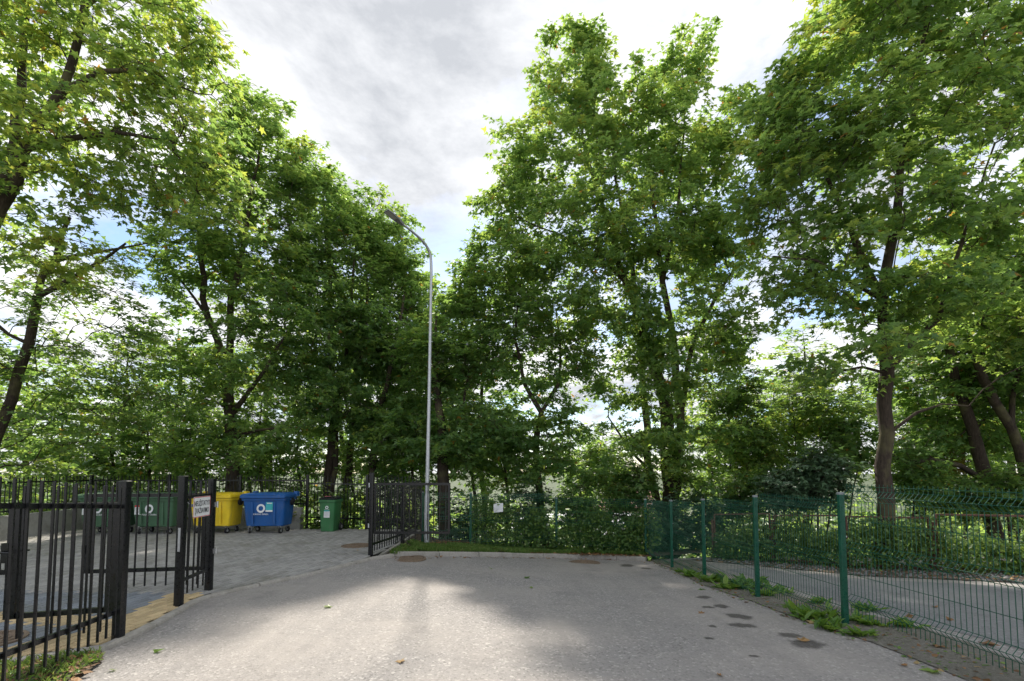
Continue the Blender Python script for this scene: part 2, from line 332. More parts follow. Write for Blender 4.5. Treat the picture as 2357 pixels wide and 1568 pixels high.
# ------------------------------------------------------------------ setting: ground, road, yard, kerbs
def T(x, y):
    base = A(x, y) - 0.22
    if y > 14.3: base = min(base, -0.6) - 0.34 * (y - 14.3) if y < 40 else min(base, -0.6) - 0.34 * 25.7 - 0.02 * min(y - 40, 400)
    e = smooth(9, 14, abs(x)); 
    if x > 12: base -= 0.05 * (min(x, 40) - 12)
    return base
def make_ground():
    def axis(lo, hi, c0, c1, st):
        a = list(np.arange(c0, c1 + 1e-6, st)); v = c1; s = st
        while v < hi: s *= 1.45; v += s; a.append(v)
        v = c0; s = st; b = []
        while v > lo: s *= 1.45; v -= s; b.append(v)
        return b[::-1] + a
    xs = axis(-2500, 2500, -26, 26, 1.0); ys = axis(-60, 4000, -4, 44, 1.0); nx = len(xs)
    v = [(x, y, T(x, y)) for y in ys for x in xs]
    f = [(j * nx + i, j * nx + i + 1, (j + 1) * nx + i + 1, (j + 1) * nx + i) for j in range(len(ys) - 1) for i in range(nx - 1)]
    mb = MB(); mb.add(v, f); o = mb.build('ground', M['terrain'], smooth_deg=60); o['kind'] = 'structure'
make_ground()

yk = [(-12.5, 1.2), (-6.5, 3.25), (-4.5, 4.25), (-3.9, 4.62), (-3.93, 5.2), (-4.06, 5.9), (-4.16, 6.45), (-4.02, 6.85), (-3.78, 7.28), (-3.39, 7.9), (-3.08, 8.6), (-2.74, 9.5), (-2.42, 9.9)]
yk = [(x, y + 0.14) for x, y in yk]
far_k = [gp(x, y) for x, y in ((905, 1281), (960, 1281.5), (1030, 1281.5), (1100, 1282), (1180, 1283), (1260, 1284), (1340, 1286), (1420, 1289), (1486, 1293))]
far_k = [(p.x, p.y) for p in far_k]
road = poly_sheet('road', [(-7.5, -4), (-24, -6), (-24, -45), (30, -45), (30, -4), (18, -2), (18, 13.2), (5.4, 13.2), (3.7, 12.55)] + [(x, y + 0.1) for x, y in far_k[::-1]] + [(x - 0.08, y + 0.03) for x, y in yk[2:-1][::-1]] + [(-7.5, 2.8)], A, 0.5, M['asphalt']); road['kind'] = 'structure'
verge_poly = [(-2.62, 10.05)] + [(x, y + 0.12) for x, y in far_k[1:]] + [(3.75, 12.4), (5.2, 13.2), (5.4, 14.4), (-2.62, 14.4)]
verge = poly_sheet('verge', verge_poly, V, 0.3, M['soil'], jitter=0.012); verge['kind'] = 'structure'
corner_poly = [(-9, 1.3), (-6.5, 3.2), (-4.5, 4.2), (-3.9, 4.56), (-3.7, 4.35), (-3.62, 4.05), (-3.55, 3.6), (-3.4, 2.8), (-3.3, 1.0), (-9, 0.6)]
corner_poly = [(x, y + 0.14) for x, y in corner_poly]
def CZ(x, y): return max(0.0, 0.075 * (4.8 - y)) * (1 - smooth(-4.0, -3.5, x))
corner = poly_sheet('grass_corner', corner_poly, CZ, 0.3, M['soil'], dz=-0.012, jitter=0.008); corner['kind'] = 'structure'

def arc_points(poly, fn):
    pts = [Vector((x, y, fn(x, y))) for x, y in poly]; out = [pts[0]]
    for a, b in zip(pts, pts[1:]):
        n = max(1, int((b - a).length / 0.12))
        out += [a.lerp(b, k / n) for k in range(1, n + 1)]
    return out
def kerb(name, poly, fn, width, up, down, length, side):
    root = empty(name); root['kind'] = 'structure'
    pts = arc_points(poly, fn); cum = [0.0]
    for a, b in zip(pts, pts[1:]): cum.append(cum[-1] + (b - a).length)
    def at(s):
        s = min(max(s, 0), cum[-1]); i = 0
        while i < len(cum) - 2 and cum[i + 1] < s: i += 1
        t = (s - cum[i]) / max(1e-6, cum[i + 1] - cum[i]); return pts[i].lerp(pts[i + 1], t)
    s = 0.0; rg = random.Random(3)
    while s < cum[-1] - 0.15:
        e = min(s + length, cum[-1]); n = 5; secs = []; dz = rg.uniform(-0.007, 0.007); dj = rg.uniform(-0.006, 0.006)
        for k in range(n + 1):
            q = s + 0.006 + (e - s - 0.012) * k / n; p = at(q); d = (at(q + 0.06) - at(q - 0.06)); d.z = 0; d.normalize()
            nrm = Vector((-d.y, d.x, 0)) * side
            prof = [(0, -down), (0, up - 0.022), (0.008, up - 0.007), (0.025, up), (width - 0.01, up), (width, up - 0.01), (width, -down)]
            secs.append([p + nrm * (a + dj) + Vector((0, 0, b + dz)) for a, b in prof])
        mb = MB(); mb.loft(secs); mb.build('kerb_stone', M['kerb'], root, 40); s = e
    return root
kerb('yard_kerb', yk[::-1], lambda x, y: 0.0, 0.1, 0.012, 0.2, 1.0, -1)
kerb('far_kerb', far_k, lambda x, y: max(A(x, y), -9), 0.12, 0.1, 0.2, 1.0, 1)

# paved yard: joint bed + pavers
yard_in = [(-12.5, 1.5)] + [(x - 0.14, y + 0.05) for x, y in yk[1:3]] + [(-4.06, 4.86), (-4.07, 5.34), (-4.2, 6.04), (-4.3, 6.64), (-4.12, 7.09), (-3.88, 7.54), (-3.5, 8.14), (-3.2, 8.8), (-2.88, 9.74), (-2.78, 10.14), (-2.74, 14.45), (-6.4, 14.45), (-13.6, 14.45), (-13, 11.0), (-13.4, 6.0)]
yard = poly_sheet('paved_yard', yard_in, lambda x, y: 0.0, 1.0, M['joint'], dz=-0.014); yard['kind'] = 'structure'
def build_pavers():
    rg = random.Random(11); ang = math.radians(-9); ca, sa = math.cos(ang), math.sin(ang); L, W, G = 0.2, 0.1, 0.011
    yel = [(-5.9, 3.75), (-4.5, 4.4), (-4.0, 4.7), (-4.05, 5.2), (-4.15, 5.9), (-4.25, 6.5), (-4.12, 6.75), (-4.75, 6.65), (-4.62, 5.9), (-4.65, 5.0), (-5.2, 4.5)]
    yel2 = [(-9.5, 5.55), (-4.7, 5.35), (-4.7, 5.7), (-9.5, 6.0)]
    dark = [(-12.5, 1.5), (-4.3, 4.4), (-4.7, 6.75), (-12.5, 7.1)]
    yel, yel2, dark = [[(x, y + 0.14) for x, y in q] for q in (yel, yel2, dark)]
    items = []
    for i in range(-150, 150):
        for j in range(-100, 120):
            u = i * W + W / 2; v = j * L + (L / 2 if i % 2 else 0)
            x = -6 + u * ca - v * sa; y = 8 + u * sa + v * ca
            if y < 2.2 or y > 14.4 or x > -2.6 or x < -13.4 or not inside(x, y, yard_in): continue
            if abs((x - CAMH * 0) / y) > 1.12 : continue
            if inside(x, y, yel) or inside(x, y, yel2): c = (0.55, 0.42, 0.24)
            elif inside(x, y, dark): c = (0.22, 0.24, 0.265)
            else: c = (0.33, 0.32, 0.305)
            k = rg.uniform(0.84, 1.16); c = tuple(q * k for q in c)
            items.append((y * y, x, y, rg.uniform(-0.003, 0.003), rg.uniform(-0.012, 0.012), c, rg.uniform(-.012, .012), rg.uniform(-.012, .012)))
    items.sort()
    w, l, h = (W - G) / 2, (L - G) / 2, 0.03; b = 0.007
    vs = [(-w, -l, -h), (w, -l, -h), (w, l, -h), (-w, l, -h), (-w, -l, -b), (w, -l, -b), (w, l, -b), (-w, l, -b), (-w + b, -l + b, 0), (w - b, -l + b, 0), (w - b, l - b, 0), (-w + b, l - b, 0)]
    fs = []
    for k in range(2):
        for q in range(4): fs.append((k * 4 + q, k * 4 + (q + 1) % 4, (k + 1) * 4 + (q + 1) % 4, (k + 1) * 4 + q))
    fs.append((8, 9, 10, 11))
    me = bpy.data.meshes.new('paver'); me.from_pydata(vs, [], fs); me.materials.append(M['paver'])
    # joints are seen clearly on the nearest stones: 300 pavers one by one, the rest joined
    vis = [q for q in items if (q[1] / q[2]) > -1.06 and q[2] > 3.4]
    near = vis[:300]; keep = set(id(q) for q in near)
    for q in near:
        o = bpy.data.objects.new('paver', me); o.location = (q[1], q[2], q[3]); o.rotation_euler = (q[6], q[7], ang + q[4]); o['pcol'] = q[5]; link(o, yard)
    V3 = np.array(vs); allv = []; allf = []; cols = []
    base = 0
    for q in items:
        if id(q) in keep: continue
        c, s = math.cos(ang + q[4]), math.sin(ang + q[4]); a = V3.copy()
        x = a[:, 0] * c - a[:, 1] * s + q[1]; y = a[:, 0] * s + a[:, 1] * c + q[2]; z = a[:, 2] + q[3] + a[:, 0] * q[6] + a[:, 1] * q[7]
        allv += list(zip(x, y, z)); allf += [tuple(i + base for i in f) for f in fs]; cols += [(*q[5], 1.0)] * 12; base += 12
    m2 = bpy.data.meshes.new('paving'); m2.from_pydata(allv, [], allf); m2.materials.append(M['paver'])
    at = m2.color_attributes.new('pcol', 'FLOAT_COLOR', 'POINT'); at.data.foreach_set('color', np.array(cols, dtype=np.float32).ravel())
    o = link(bpy.data.objects.new('paving', m2), yard); o['kind'] = 'stuff'
build_pavers()
# the yard's raised side towards the verge
mb = MB(); mb.bar((-2.70, 10.05, -0.22), (-2.68, 14.45, -0.22), 0.07, 0.43); o = mb.build('yard_edging', M['kerb']); o['kind'] = 'structure'

# right hand side: dusty strip, drive, gravel
edge = [gp(x, y) for x, y in ((1500, 1291), (1545, 1312), (1620, 1347), (1728, 1386), (1849, 1428), (1969, 1470), (2102, 1514), (2215, 1566))]
strip_poly = [(p.x + (0.03 if k % 2 else -0.03), p.y) for k, p in enumerate(edge)] + [(3.35, 2.9), (3.4, 1.0), (5.0, 1.0), (4.9, 3.0), (4.6, 4.6), (4.62, 5.6), (4.42, 6.9), (4.4, 8.2), (4.35, 9.8), (4.5, 12.4), (3.6, 12.7)]
strip = poly_sheet('soil_strip', strip_poly, A, 0.5, M['strip'], dz=0.009); strip['kind'] = 'structure'
rust_line = [(5.3, 12.9), (7.4, 10.9), (10.4, 9.75), (14.2, 8.4)]
grav_poly = [(4.5, 12.4), (5.3, 11.6), (6.9, 9.6), (9.8, 8.5), (14, 7.1), (16.5, 6.6), (17, 9), (14.4, 9.2), (10.8, 10.6), (7.8, 11.8), (5.6, 13.1)]
grav = poly_sheet('gravel_bed', grav_poly, A, 0.5, M['soil'], dz=0.012, jitter=0.003); grav['kind'] = 'structure'
drive = poly_sheet('drive_surface', [(4.75, 1), (17, 1), (17, 6.0), (13.5, 6.6), (9.4, 8.1), (6.6, 9.2), (5.3, 10.9), (4.62, 10.6), (4.7, 8.2), (4.75, 6.2), (5.0, 4.4)], A, 0.5, M['asphalt2'], dz=0.005); drive['kind'] = 'structure'

# ------------------------------------------------------------------ foliage machinery
LEAF5 = np.array([(0, 0, 0), (.40, -.10, -.06), (.25, .16, 0), (.56, .42, -.10), (.19, .47, .01), (0, 1.0, -.14), (-.19, .47, .01), (-.56, .42, -.10), (-.25, .16, 0), (-.40, -.10, -.06)])
LEAF3 = np.array([(0, 0, 0), (.46, .22, -.06), (.24, .62, 0.0), (0, 1.0, -.1), (-.24, .62, 0.0), (-.46, .22, -.06)])
LEAF4 = np.array([(0, 0, 0), (.56, .22, -.08), (.2, .42, .0), (0, 1.0, -.13), (-.2, .42, .0), (-.56, .22, -.08)])
LEAFB = np.array([(0, 0, 0), (.10, .3, .06), (.11, .62, .03), (0, 1.0, -.12), (-.11, .62, .03), (-.10, .3, .06)])
def leaf_mesh(name, mat, pos, nrm, dirv, size, tint, tmpl=LEAF5, extra=None):
    """one mesh of single leaves; pos/nrm/dirv (n,3), size/tint (n,)"""
    n = len(pos); nrm = nrm / np.linalg.norm(nrm, axis=1, keepdims=True)
    d = dirv - nrm * np.sum(dirv * nrm, axis=1, keepdims=True); d /= np.maximum(1e-6, np.linalg.norm(d, axis=1, keepdims=True)); s = np.cross(d, nrm)
    k = len(tmpl); t = tmpl
    v = (pos[:, None, :] + size[:, None, None] * (t[None, :, 0:1] * s[:, None, :] + t[None, :, 1:2] * d[:, None, :] + t[None, :, 2:3] * nrm[:, None, :])).reshape(-1, 3)
    tri = np.array([(0, i, i + 1) for i in range(1, k - 1)]); f = (tri[None] + (np.arange(n) * k)[:, None, None]).reshape(-1, 3)
    me = bpy.data.meshes.new(name); nv, nf = len(v), len(f)
    me.vertices.add(nv); me.vertices.foreach_set('co', v.astype(np.float32).ravel())
    me.loops.add(nf * 3); me.loops.foreach_set('vertex_index', f.astype(np.int32).ravel())
    me.polygons.add(nf); me.polygons.foreach_set('loop_start', np.arange(0, nf * 3, 3, dtype=np.int32))
    me.polygons.foreach_set('use_smooth', np.zeros(nf, dtype=bool))
    at = me.attributes.new('tint', 'FLOAT', 'POINT'); at.data.foreach_set('value', np.repeat(tint, k).astype(np.float32))
    me.materials.append(mat); me.update(calc_edges=True); return me
STATS = {'leaf': 0}
def tree(name, label, limbs, lobes, tips, twigs=5, per=8, leaf=0.14, tint=0.35, seed=1, mat='leaf', tmpl=LEAF5, cat='tree', group=None, spread=0.62, trunk_sides=10, flat=0.45, base_fn=None, droop=0.35, shell=0.45):
    """limbs: [(px,py,y,radius)...] polylines (first = trunk from the ground); lobes: (px,py,y,rx,ry,depth radius)"""
    rg = np.random.RandomState(seed)
    nodes = []; par = []; rad0 = []; chains = []
    for li, lb in enumerate(limbs):
        pts = [np.array(P(a, b, c)) for a, b, c, r in lb]; rr = [r for *_, r in lb]
        if li == 0: 
            pts[0] = pts[0].copy()
            chain = []; prev = -1
        else:
            dd = [np.linalg.norm(np.array(q) - pts[0]) for q in nodes]; prev = int(np.argmin(dd)); chain = [prev]
        start = 0 if li == 0 else 1
        for k in range(start, len(pts)):
            a = nodes[prev] if prev >= 0 else pts[k]; m = 1 if prev < 0 else max(1, int(np.linalg.norm(pts[k] - a) / 0.55))
            r0 = rad0[prev] if prev >= 0 else rr[k]
            if k == start and li > 0: r0 = min(r0, rr[0])
            for q in range(1, m + 1):
                t = q / m; p = a * (1 - t) + pts[k] * t + (rg.normal(0, 0.035, 3) if q < m else 0)
                nodes.append(p); par.append(prev); rad0.append(r0 * (1 - t) + rr[k] * t); prev = len(nodes) - 1; chain.append(prev)
        chains.append(chain)
    nl = len(nodes)
    W = np.array([l[3] * l[4] * l[2] ** 2 for l in lobes], float); W /= W.sum()
    T_ = []
    for i in rg.choice(len(lobes), size=tips, p=W):
        px, py, y, rx, ry, rd = lobes[i]; c = np.array(P(px, py, y)); u = rg.normal(size=3); u /= np.linalg.norm(u)
        r = rg.uniform() ** shell; T_.append(c + u * r * np.array([rx * y / F, rd, ry * y / F]))
    T_ = np.array(T_); arr = np.array(nodes)
    order = np.argsort([np.min(np.linalg.norm(arr - t, axis=1)) for t in T_])
    plen = [0.0] * nl
    for i in range(nl): plen[i] = plen[par[i]] + np.linalg.norm(nodes[i] - nodes[par[i]]) if par[i] >= 0 else 0.0
    use_from = min(3, nl - 1)
    NA = np.zeros((nl + tips * 4 + 8, 3)); NA[:nl] = arr; PL = np.zeros(len(NA)); PL[:nl] = plen; cnt = nl
    tipinfo = []
    for ti in order:
        t = T_[ti]; d = np.linalg.norm(NA[use_from:cnt] - t, axis=1)
        cost = d + 0.6 * np.maximum(0, NA[use_from:cnt, 2] - t[2] + 0.25) + 0.10 * PL[use_from:cnt]
        a = int(np.argmin(cost)) + use_from; pa = NA[a]; L = np.linalg.norm(t - pa)
        if L < 0.1: continue
        ch = [a]; prev = a; seg = max(2, min(4, int(L / 0.5) + 1))
        bow = np.array([0, 0, 0.10 * L]) + rg.normal(0, 0.05 * L, 3)
        for q in range(1, seg + 1):
            s = q / seg; p = pa * (1 - s) + t * s + bow * 4 * s * (1 - s)
            NA[cnt] = p; PL[cnt] = PL[prev] + L / seg; nodes.append(p); par.append(prev); rad0.append(0.0); prev = cnt; ch.append(cnt); cnt += 1
        chains.append(ch); tipinfo.append((ch, L))
    N = cnt; rad = np.zeros(N); child = np.zeros(N)
    for i in range(N - 1, -1, -1):
        if child[i] == 0: rad[i] = 0.0065
        else: rad[i] = child[i] ** (1 / 2.5)
        rad[i] = max(rad[i], rad0[i])
        if par[i] >= 0 and not (i < nl): child[par[i]] += rad[i] ** 2.5
    root = empty(name, tuple(NA[0])); inv = -NA[0]
    mb = MB()
    for ci, ch in enumerate(chains):
        if len(ch) < 2: continue
        pts = [Vector(NA[i] + inv) for i in ch]; rr = [min(rad[i], 1e9) for i in ch]
        if ci > 0: rr[0] = min(rr[0], rr[1] * 1.25)
        if ci >= len(limbs): rr = [min(r, 0.05) for r in rr]
        mb.tube(pts, rr, trunk_sides if ci < len(limbs) else 4, cap=False)
    # twigs and leaves
    pos = []; nr = []; dr = []
    crown_c = T_.mean(axis=0)
    for ch, L in tipinfo:
        tip = NA[ch[-1]]; pd = tip - NA[ch[-2]]; pd /= max(1e-6, np.linalg.norm(pd))
        for k in range(twigs):
            back = rg.uniform(0, 0.45); s = tip * (1 - back) + NA[ch[-2]] * back
            u = rg.normal(size=3); u[2] *= flat; u = u / np.linalg.norm(u) + pd * 0.55; u /= np.linalg.norm(u)
            ln = spread * rg.uniform(0.6, 1.25); e = s + u * ln - np.array([0, 0, droop * ln * ln]); m_ = s + u * ln * 0.5
            mb.tube([Vector(s + inv), Vector(e + inv)], [0.006, 0.0025], 3, cap=False)
            tt = rg.uniform(0.2, 1.08, per); side = rg.normal(size=(per, 3)); side[:, 2] *= 0.35; side /= np.linalg.norm(side, axis=1, keepdims=True)
            q = s + (e - s) * tt[:, None] + side * (0.05 + 0.07 * rg.uniform(size=(per, 1)))
            pos.append(q); dr.append(side + u * 0.5 + np.array([0, 0, -droop])); o_ = q - crown_c; o_ /= np.maximum(1e-6, np.linalg.norm(o_, axis=1, keepdims=True))
            nr.append(np.array([0, 0, 1.0]) + o_ * 0.35 + rg.normal(0, 0.38, (per, 3)))
    bo = mb.build('trunk', M['bark'], root, 60)
    pos = np.concatenate(pos); nr = np.concatenate(nr); dr = np.concatenate(dr); n = len(pos); STATS['leaf'] += n
    clump = np.repeat(rg.normal(0, 0.13, len(tipinfo)), twigs * per)
    tn = np.clip(tint + clump + rg.normal(0, 0.15, n), 0, 0.95); odd = rg.uniform(size=n) < 0.006; tn[odd] = 1.0
    me = leaf_mesh('crown', M[mat], pos + inv, nr, dr, leaf * rg.uniform(0.55, 1.36, n), tn, tmpl)
    o = link(bpy.data.objects.new('crown', me), root); o['kind'] = 'stuff'
    tag(root, label, cat, group); return root
G_F = 'maples standing behind the fences'
tree('maple_tree', 'tall maple with lichen-yellowed trunk leaning in from the left edge of the picture',
     [[(-260, 1330, 9.5, .17), (-120, 760, 9.5, .14), (0, 480, 9.5, .11), (55, 345, 9.5, .098), (140, 215, 9.5, .085), (180, 90, 9.5, .07), (205, -60, 9.5, .06), (230, -220, 9.5, .03)],
      [(0, 480, 9.5, .1), (35, 330, 9.6, .09), (50, 160, 9.7, .075), (62, 10, 9.7, .06), (75, -160, 9.7, .03)],
      [(60, 340, 9.5, .07), (150, 320, 9.4, .055), (270, 305, 9.4, .04), (400, 325, 9.6, .02)],
      [(150, 205, 9.5, .06), (230, 165, 9.3, .05), (330, 160, 9.3, .035), (450, 215, 9.5, .015)],
      [(190, 50, 9.5, .05), (260, -30, 9.3, .04), (400, -40, 9.5, .02)]],
     [(90, 60, 9.5, 170, 130, 2.2), (330, 60, 9.6, 150, 110, 1.6), (470, 90, 9.8, 70, 100, .9), (400, 220, 9.6, 130, 90, 1.5), (510, 170, 9.8, 35, 60, .6), (90, 330, 9.4, 150, 110, 2), (250, 300, 9.6, 120, 80, 1.4), (450, 330, 9.8, 110, 70, 1.2), (60, 520, 9.6, 150, 100, 2), (280, 430, 9.8, 150, 80, 1.5), (480, 430, 10, 90, 80, 1), (250, -150, 9.5, 260, 90, 2.5), (-120, 200, 9.5, 120, 300, 2)],
     340, 5, 10, 0.135, .68, 21, spread=.6)
tree('maple_tree', 'dark slanting maple trunk crossing the left edge above the black railings',
     [[(-150, 1330, 12, .17), (-60, 1150, 12, .13), (0, 985, 12, .12), (45, 850, 12, .11), (77, 740, 12, .1), (95, 640, 12, .085), (130, 600, 12, .08), (160, 500, 12, .045)],
      [(85, 700, 12, .07), (150, 650, 12, .06), (200, 620, 12.2, .05), (290, 560, 12.4, .025)], [(60, 800, 12, .05), (20, 770, 12, .04), (-60, 700, 12, .03)], [(120, 605, 12, .05), (230, 580, 12, .035), (340, 560, 12.4, .015)]],
     [(110, 620, 12.3, 190, 110, 2), (270, 760, 13, 150, 110, 1.8), (70, 800, 12.5, 150, 120, 2), (180, 950, 13, 170, 90, 1.8), (-80, 900, 12.5, 120, 200, 2), (330, 900, 13.5, 120, 90, 1.5), (60, 1030, 12.8, 140, 50, 1.4)],
     230, 5, 14, .125, .48, 22, flat=.3, tmpl=LEAF4)
tree('maple_tree', 'brown-trunked maple forking low behind the yellow container',
     [[(530, 1290, 15.5, .22), (535, 1110, 15.5, .2), (530, 960, 15.5, .17), (522, 850, 15.5, .15), (500, 780, 15.5, .11), (478, 730, 15.5, .1), (462, 600, 15.5, .08), (455, 470, 15.5, .04)],
      [(523, 860, 15.5, .12), (530, 720, 15.5, .105), (553, 600, 15.5, .09), (575, 470, 15.5, .06), (600, 330, 15.5, .03)], [(533, 945, 15.5, .09), (570, 905, 15.2, .075), (612, 850, 15, .05), (660, 770, 15, .025)], [(532, 1010, 15.5, .06), (600, 990, 15.2, .045), (680, 985, 15, .02)], [(480, 735, 15.5, .05), (420, 650, 15.4, .035), (370, 600, 15.4, .02)]],
     [(590, 320, 15.5, 95, 115, 1.8), (500, 420, 15.5, 115, 120, 2), (660, 400, 15.6, 80, 110, 1.7), (570, 560, 15.4, 170, 110, 2.2), (440, 620, 15.4, 90, 120, 1.7), (650, 730, 15, 150, 110, 2), (430, 830, 15.2, 130, 80, 1.8), (560, 870, 15, 160, 70, 1.8), (430, 990, 15.2, 150, 70, 1.6), (620, 1010, 15, 120, 60, 1.4)],
     430, 5, 17, .15, .46, 23, tmpl=LEAF4)
tree('maple_tree', 'double-stemmed dark maple rising behind the blue container',
     [[(748, 1290, 17.5, .17), (752, 1120, 17.5, .15), (764, 1000, 17.5, .13), (762, 850, 17.5, .11), (760, 650, 17.5, .08), (745, 430, 17.5, .03)],
      [(750, 1200, 17.5, .1), (772, 1080, 17.5, .1), (776, 950, 17.5, .09), (800, 780, 17.5, .06), (820, 560, 17.5, .03)]],
     [(725, 440, 17.5, 75, 90, 1.8), (770, 560, 17.5, 110, 110, 2.2), (700, 640, 17, 100, 120, 2), (790, 740, 17, 130, 110, 2), (730, 860, 16.5, 130, 80, 2), (790, 950, 16.5, 120, 60, 1.6)],
     330, 5, 17, .15, .36, 24, tmpl=LEAF4)
tree('maple_tree', 'thin dark maple just behind the small green wheeled bin',
     [[(792, 1290, 18.5, .14), (796, 1120, 18.5, .13), (812, 1000, 18.5, .12), (828, 850, 18.5, .09), (845, 700, 18.5, .06), (850, 520, 18.5, .03)], [(812, 1000, 18.5, .06), (780, 880, 18.5, .05), (770, 800, 18.5, .03)]],
     [(840, 520, 18.5, 70, 80, 1.8), (860, 650, 18.5, 100, 110, 2), (820, 800, 18, 100, 100, 2), (890, 830, 18, 100, 100, 2), (860, 960, 17.5, 100, 60, 1.5)],
     250, 5, 17, .15, .36, 25, tmpl=LEAF4)
tree('maple_tree', 'slim maple bending right beside the tall gate post',
     [[(846, 1290, 17, .13), (852, 1120, 17, .125), (862, 1010, 17, .115), (880, 920, 17, .1), (905, 820, 17.5, .07), (930, 680, 18, .04)], [(858, 1050, 17, .05), (900, 1010, 17, .04), (960, 960, 17, .02)]],
     [(900, 560, 20, 55, 85, 1.8), (945, 640, 20, 60, 90, 1.8), (985, 720, 20, 45, 90, 1.6), (920, 790, 19, 100, 110, 2), (960, 920, 18, 90, 90, 1.8), (900, 1010, 17, 90, 50, 1.4)],
     270, 5, 17, .15, .4, 26, tmpl=LEAF4)
tree('maple_tree', 'dark wide-trunked maple straight behind the open gate leaf',
     [[(1022, 1290, 15.2, .22), (1022, 1180, 15.2, .2), (1018, 1060, 15.2, .17), (1010, 940, 15.3, .12), (1000, 820, 15.5, .07), (1005, 720, 15.5, .03)], [(1018, 1050, 15.2, .06), (1060, 960, 15.3, .05), (1080, 850, 15.5, .03)]],
     [(1000, 800, 16, 75, 90, 1.5), (1060, 850, 16, 80, 110, 1.7), (960, 1000, 15.5, 90, 70, 1.4), (1060, 1010, 15.4, 90, 80, 1.5), (1040, 690, 17, 35, 50, 1)],
     210, 5, 17, .15, .36, 27, tmpl=LEAF4)
tree('maple_tree', 'small forked maple behind the green mesh fence and paper notice',
     [[(1268, 1330, 15.5, .14), (1250, 1220, 15.5, .13), (1238, 1100, 15.5, .115), (1234, 1010, 15.5, .105), (1246, 950, 15.5, .09), (1205, 880, 15.6, .06), (1185, 780, 15.8, .045), (1200, 640, 16, .02)],
      [(1246, 950, 15.5, .07), (1285, 885, 15.5, .055), (1290, 800, 15.6, .035), (1280, 720, 15.8, .02)], [(1240, 1060, 15.5, .04), (1180, 1000, 15.4, .03), (1110, 960, 15.4, .015)]],
     [(1170, 640, 16.2, 100, 90, 1.7), (1090, 690, 16.5, 60, 100, 1.5), (1230, 760, 15.8, 90, 90, 1.6), (1130, 820, 15.8, 90, 90, 1.6), (1240, 890, 15.5, 60, 70, 1.2), (1150, 980, 15.4, 110, 70, 1.5), (1250, 1050, 15.3, 90, 60, 1.2), (1310, 830, 15.6, 50, 60, 1), (1300, 960, 15.4, 45, 50, .9)],
     325, 5, 17, .15, .38, 28, tmpl=LEAF4)
tree('maple_tree', 'largest many-stemmed maple with twin-peaked crown in the middle',
     [[(1545, 1330, 15.3, .25), (1543, 1120, 15.3, .23), (1536, 980, 15.3, .21), (1512, 860, 15.3, .17), (1480, 760, 15.3, .13), (1440, 650, 15.3, .105), (1400, 520, 15.4, .08), (1350, 360, 15.4, .05), (1335, 200, 15.5, .02)],
      [(1545, 1230, 15.3, .15), (1562, 1080, 15.2, .14), (1566, 950, 15.2, .13), (1552, 800, 15.2, .11), (1525, 650, 15.2, .09), (1505, 480, 15.3, .06), (1490, 320, 15.4, .03)],
      [(1498, 1240, 15.6, .13), (1494, 1080, 15.6, .125), (1482, 920, 15.6, .11), (1472, 760, 15.6, .09), (1455, 600, 15.6, .07), (1425, 450, 15.6, .05), (1400, 300, 15.6, .02)],
      [(1560, 930, 15.2, .09), (1592, 800, 15.1, .075), (1650, 680, 15.1, .055), (1710, 590, 15.2, .025)], [(1530, 660, 15.2, .07), (1560, 480, 15.3, .05), (1575, 300, 15.4, .03), (1570, 160, 15.5, .015)],
      [(1440, 650, 15.3, .06), (1370, 590, 15.2, .045), (1290, 540, 15.2, .03), (1190, 500, 15.4, .015)], [(1495, 1090, 15.6, .05), (1440, 1020, 15.5, .04), (1400, 960, 15.4, .02)]],
     [(1345, 110, 15.5, 38, 65, .7), (1262, 160, 15.5, 35, 70, .7), (1330, 230, 15.5, 95, 80, 1.3), (1560, 165, 15.5, 75, 85, 1.4), (1420, 300, 15.3, 130, 110, 2), (1220, 370, 15.5, 90, 110, 1.7), (1160, 520, 15.6, 70, 100, 1.5), (1560, 350, 15.5, 130, 130, 2.2), (1340, 470, 15.1, 140, 110, 2.2), (1500, 560, 14.9, 160, 110, 2.2), (1270, 610, 15.2, 110, 80, 1.8), (1650, 330, 15.5, 60, 120, 1.5), (1650, 560, 15, 90, 110, 1.8), (1400, 720, 14.9, 110, 70, 1.7), (1590, 730, 14.7, 130, 80, 1.9), (1440, 880, 14.8, 80, 70, 1.3), (1570, 880, 14.6, 110, 70, 1.6), (1490, 1010, 14.6, 130, 60, 1.4), (1630, 980, 14.8, 70, 50, 1.2), (1420, 1090, 14.6, 80, 50, 1.1), (1580, 1100, 14.5, 80, 50, 1.1), (1400, 600, 15, 90, 70, 1.6), (1330, 720, 15.1, 90, 60, 1.5), (1660, 800, 14.9, 80, 70, 1.5), (1500, 780, 14.8, 90, 60, 1.5), (1375, 845, 15, 50, 50, 1), (1345, 1010, 15, 60, 45, 1)],
     850, 5, 17, .15, .5, 29, tmpl=LEAF4)
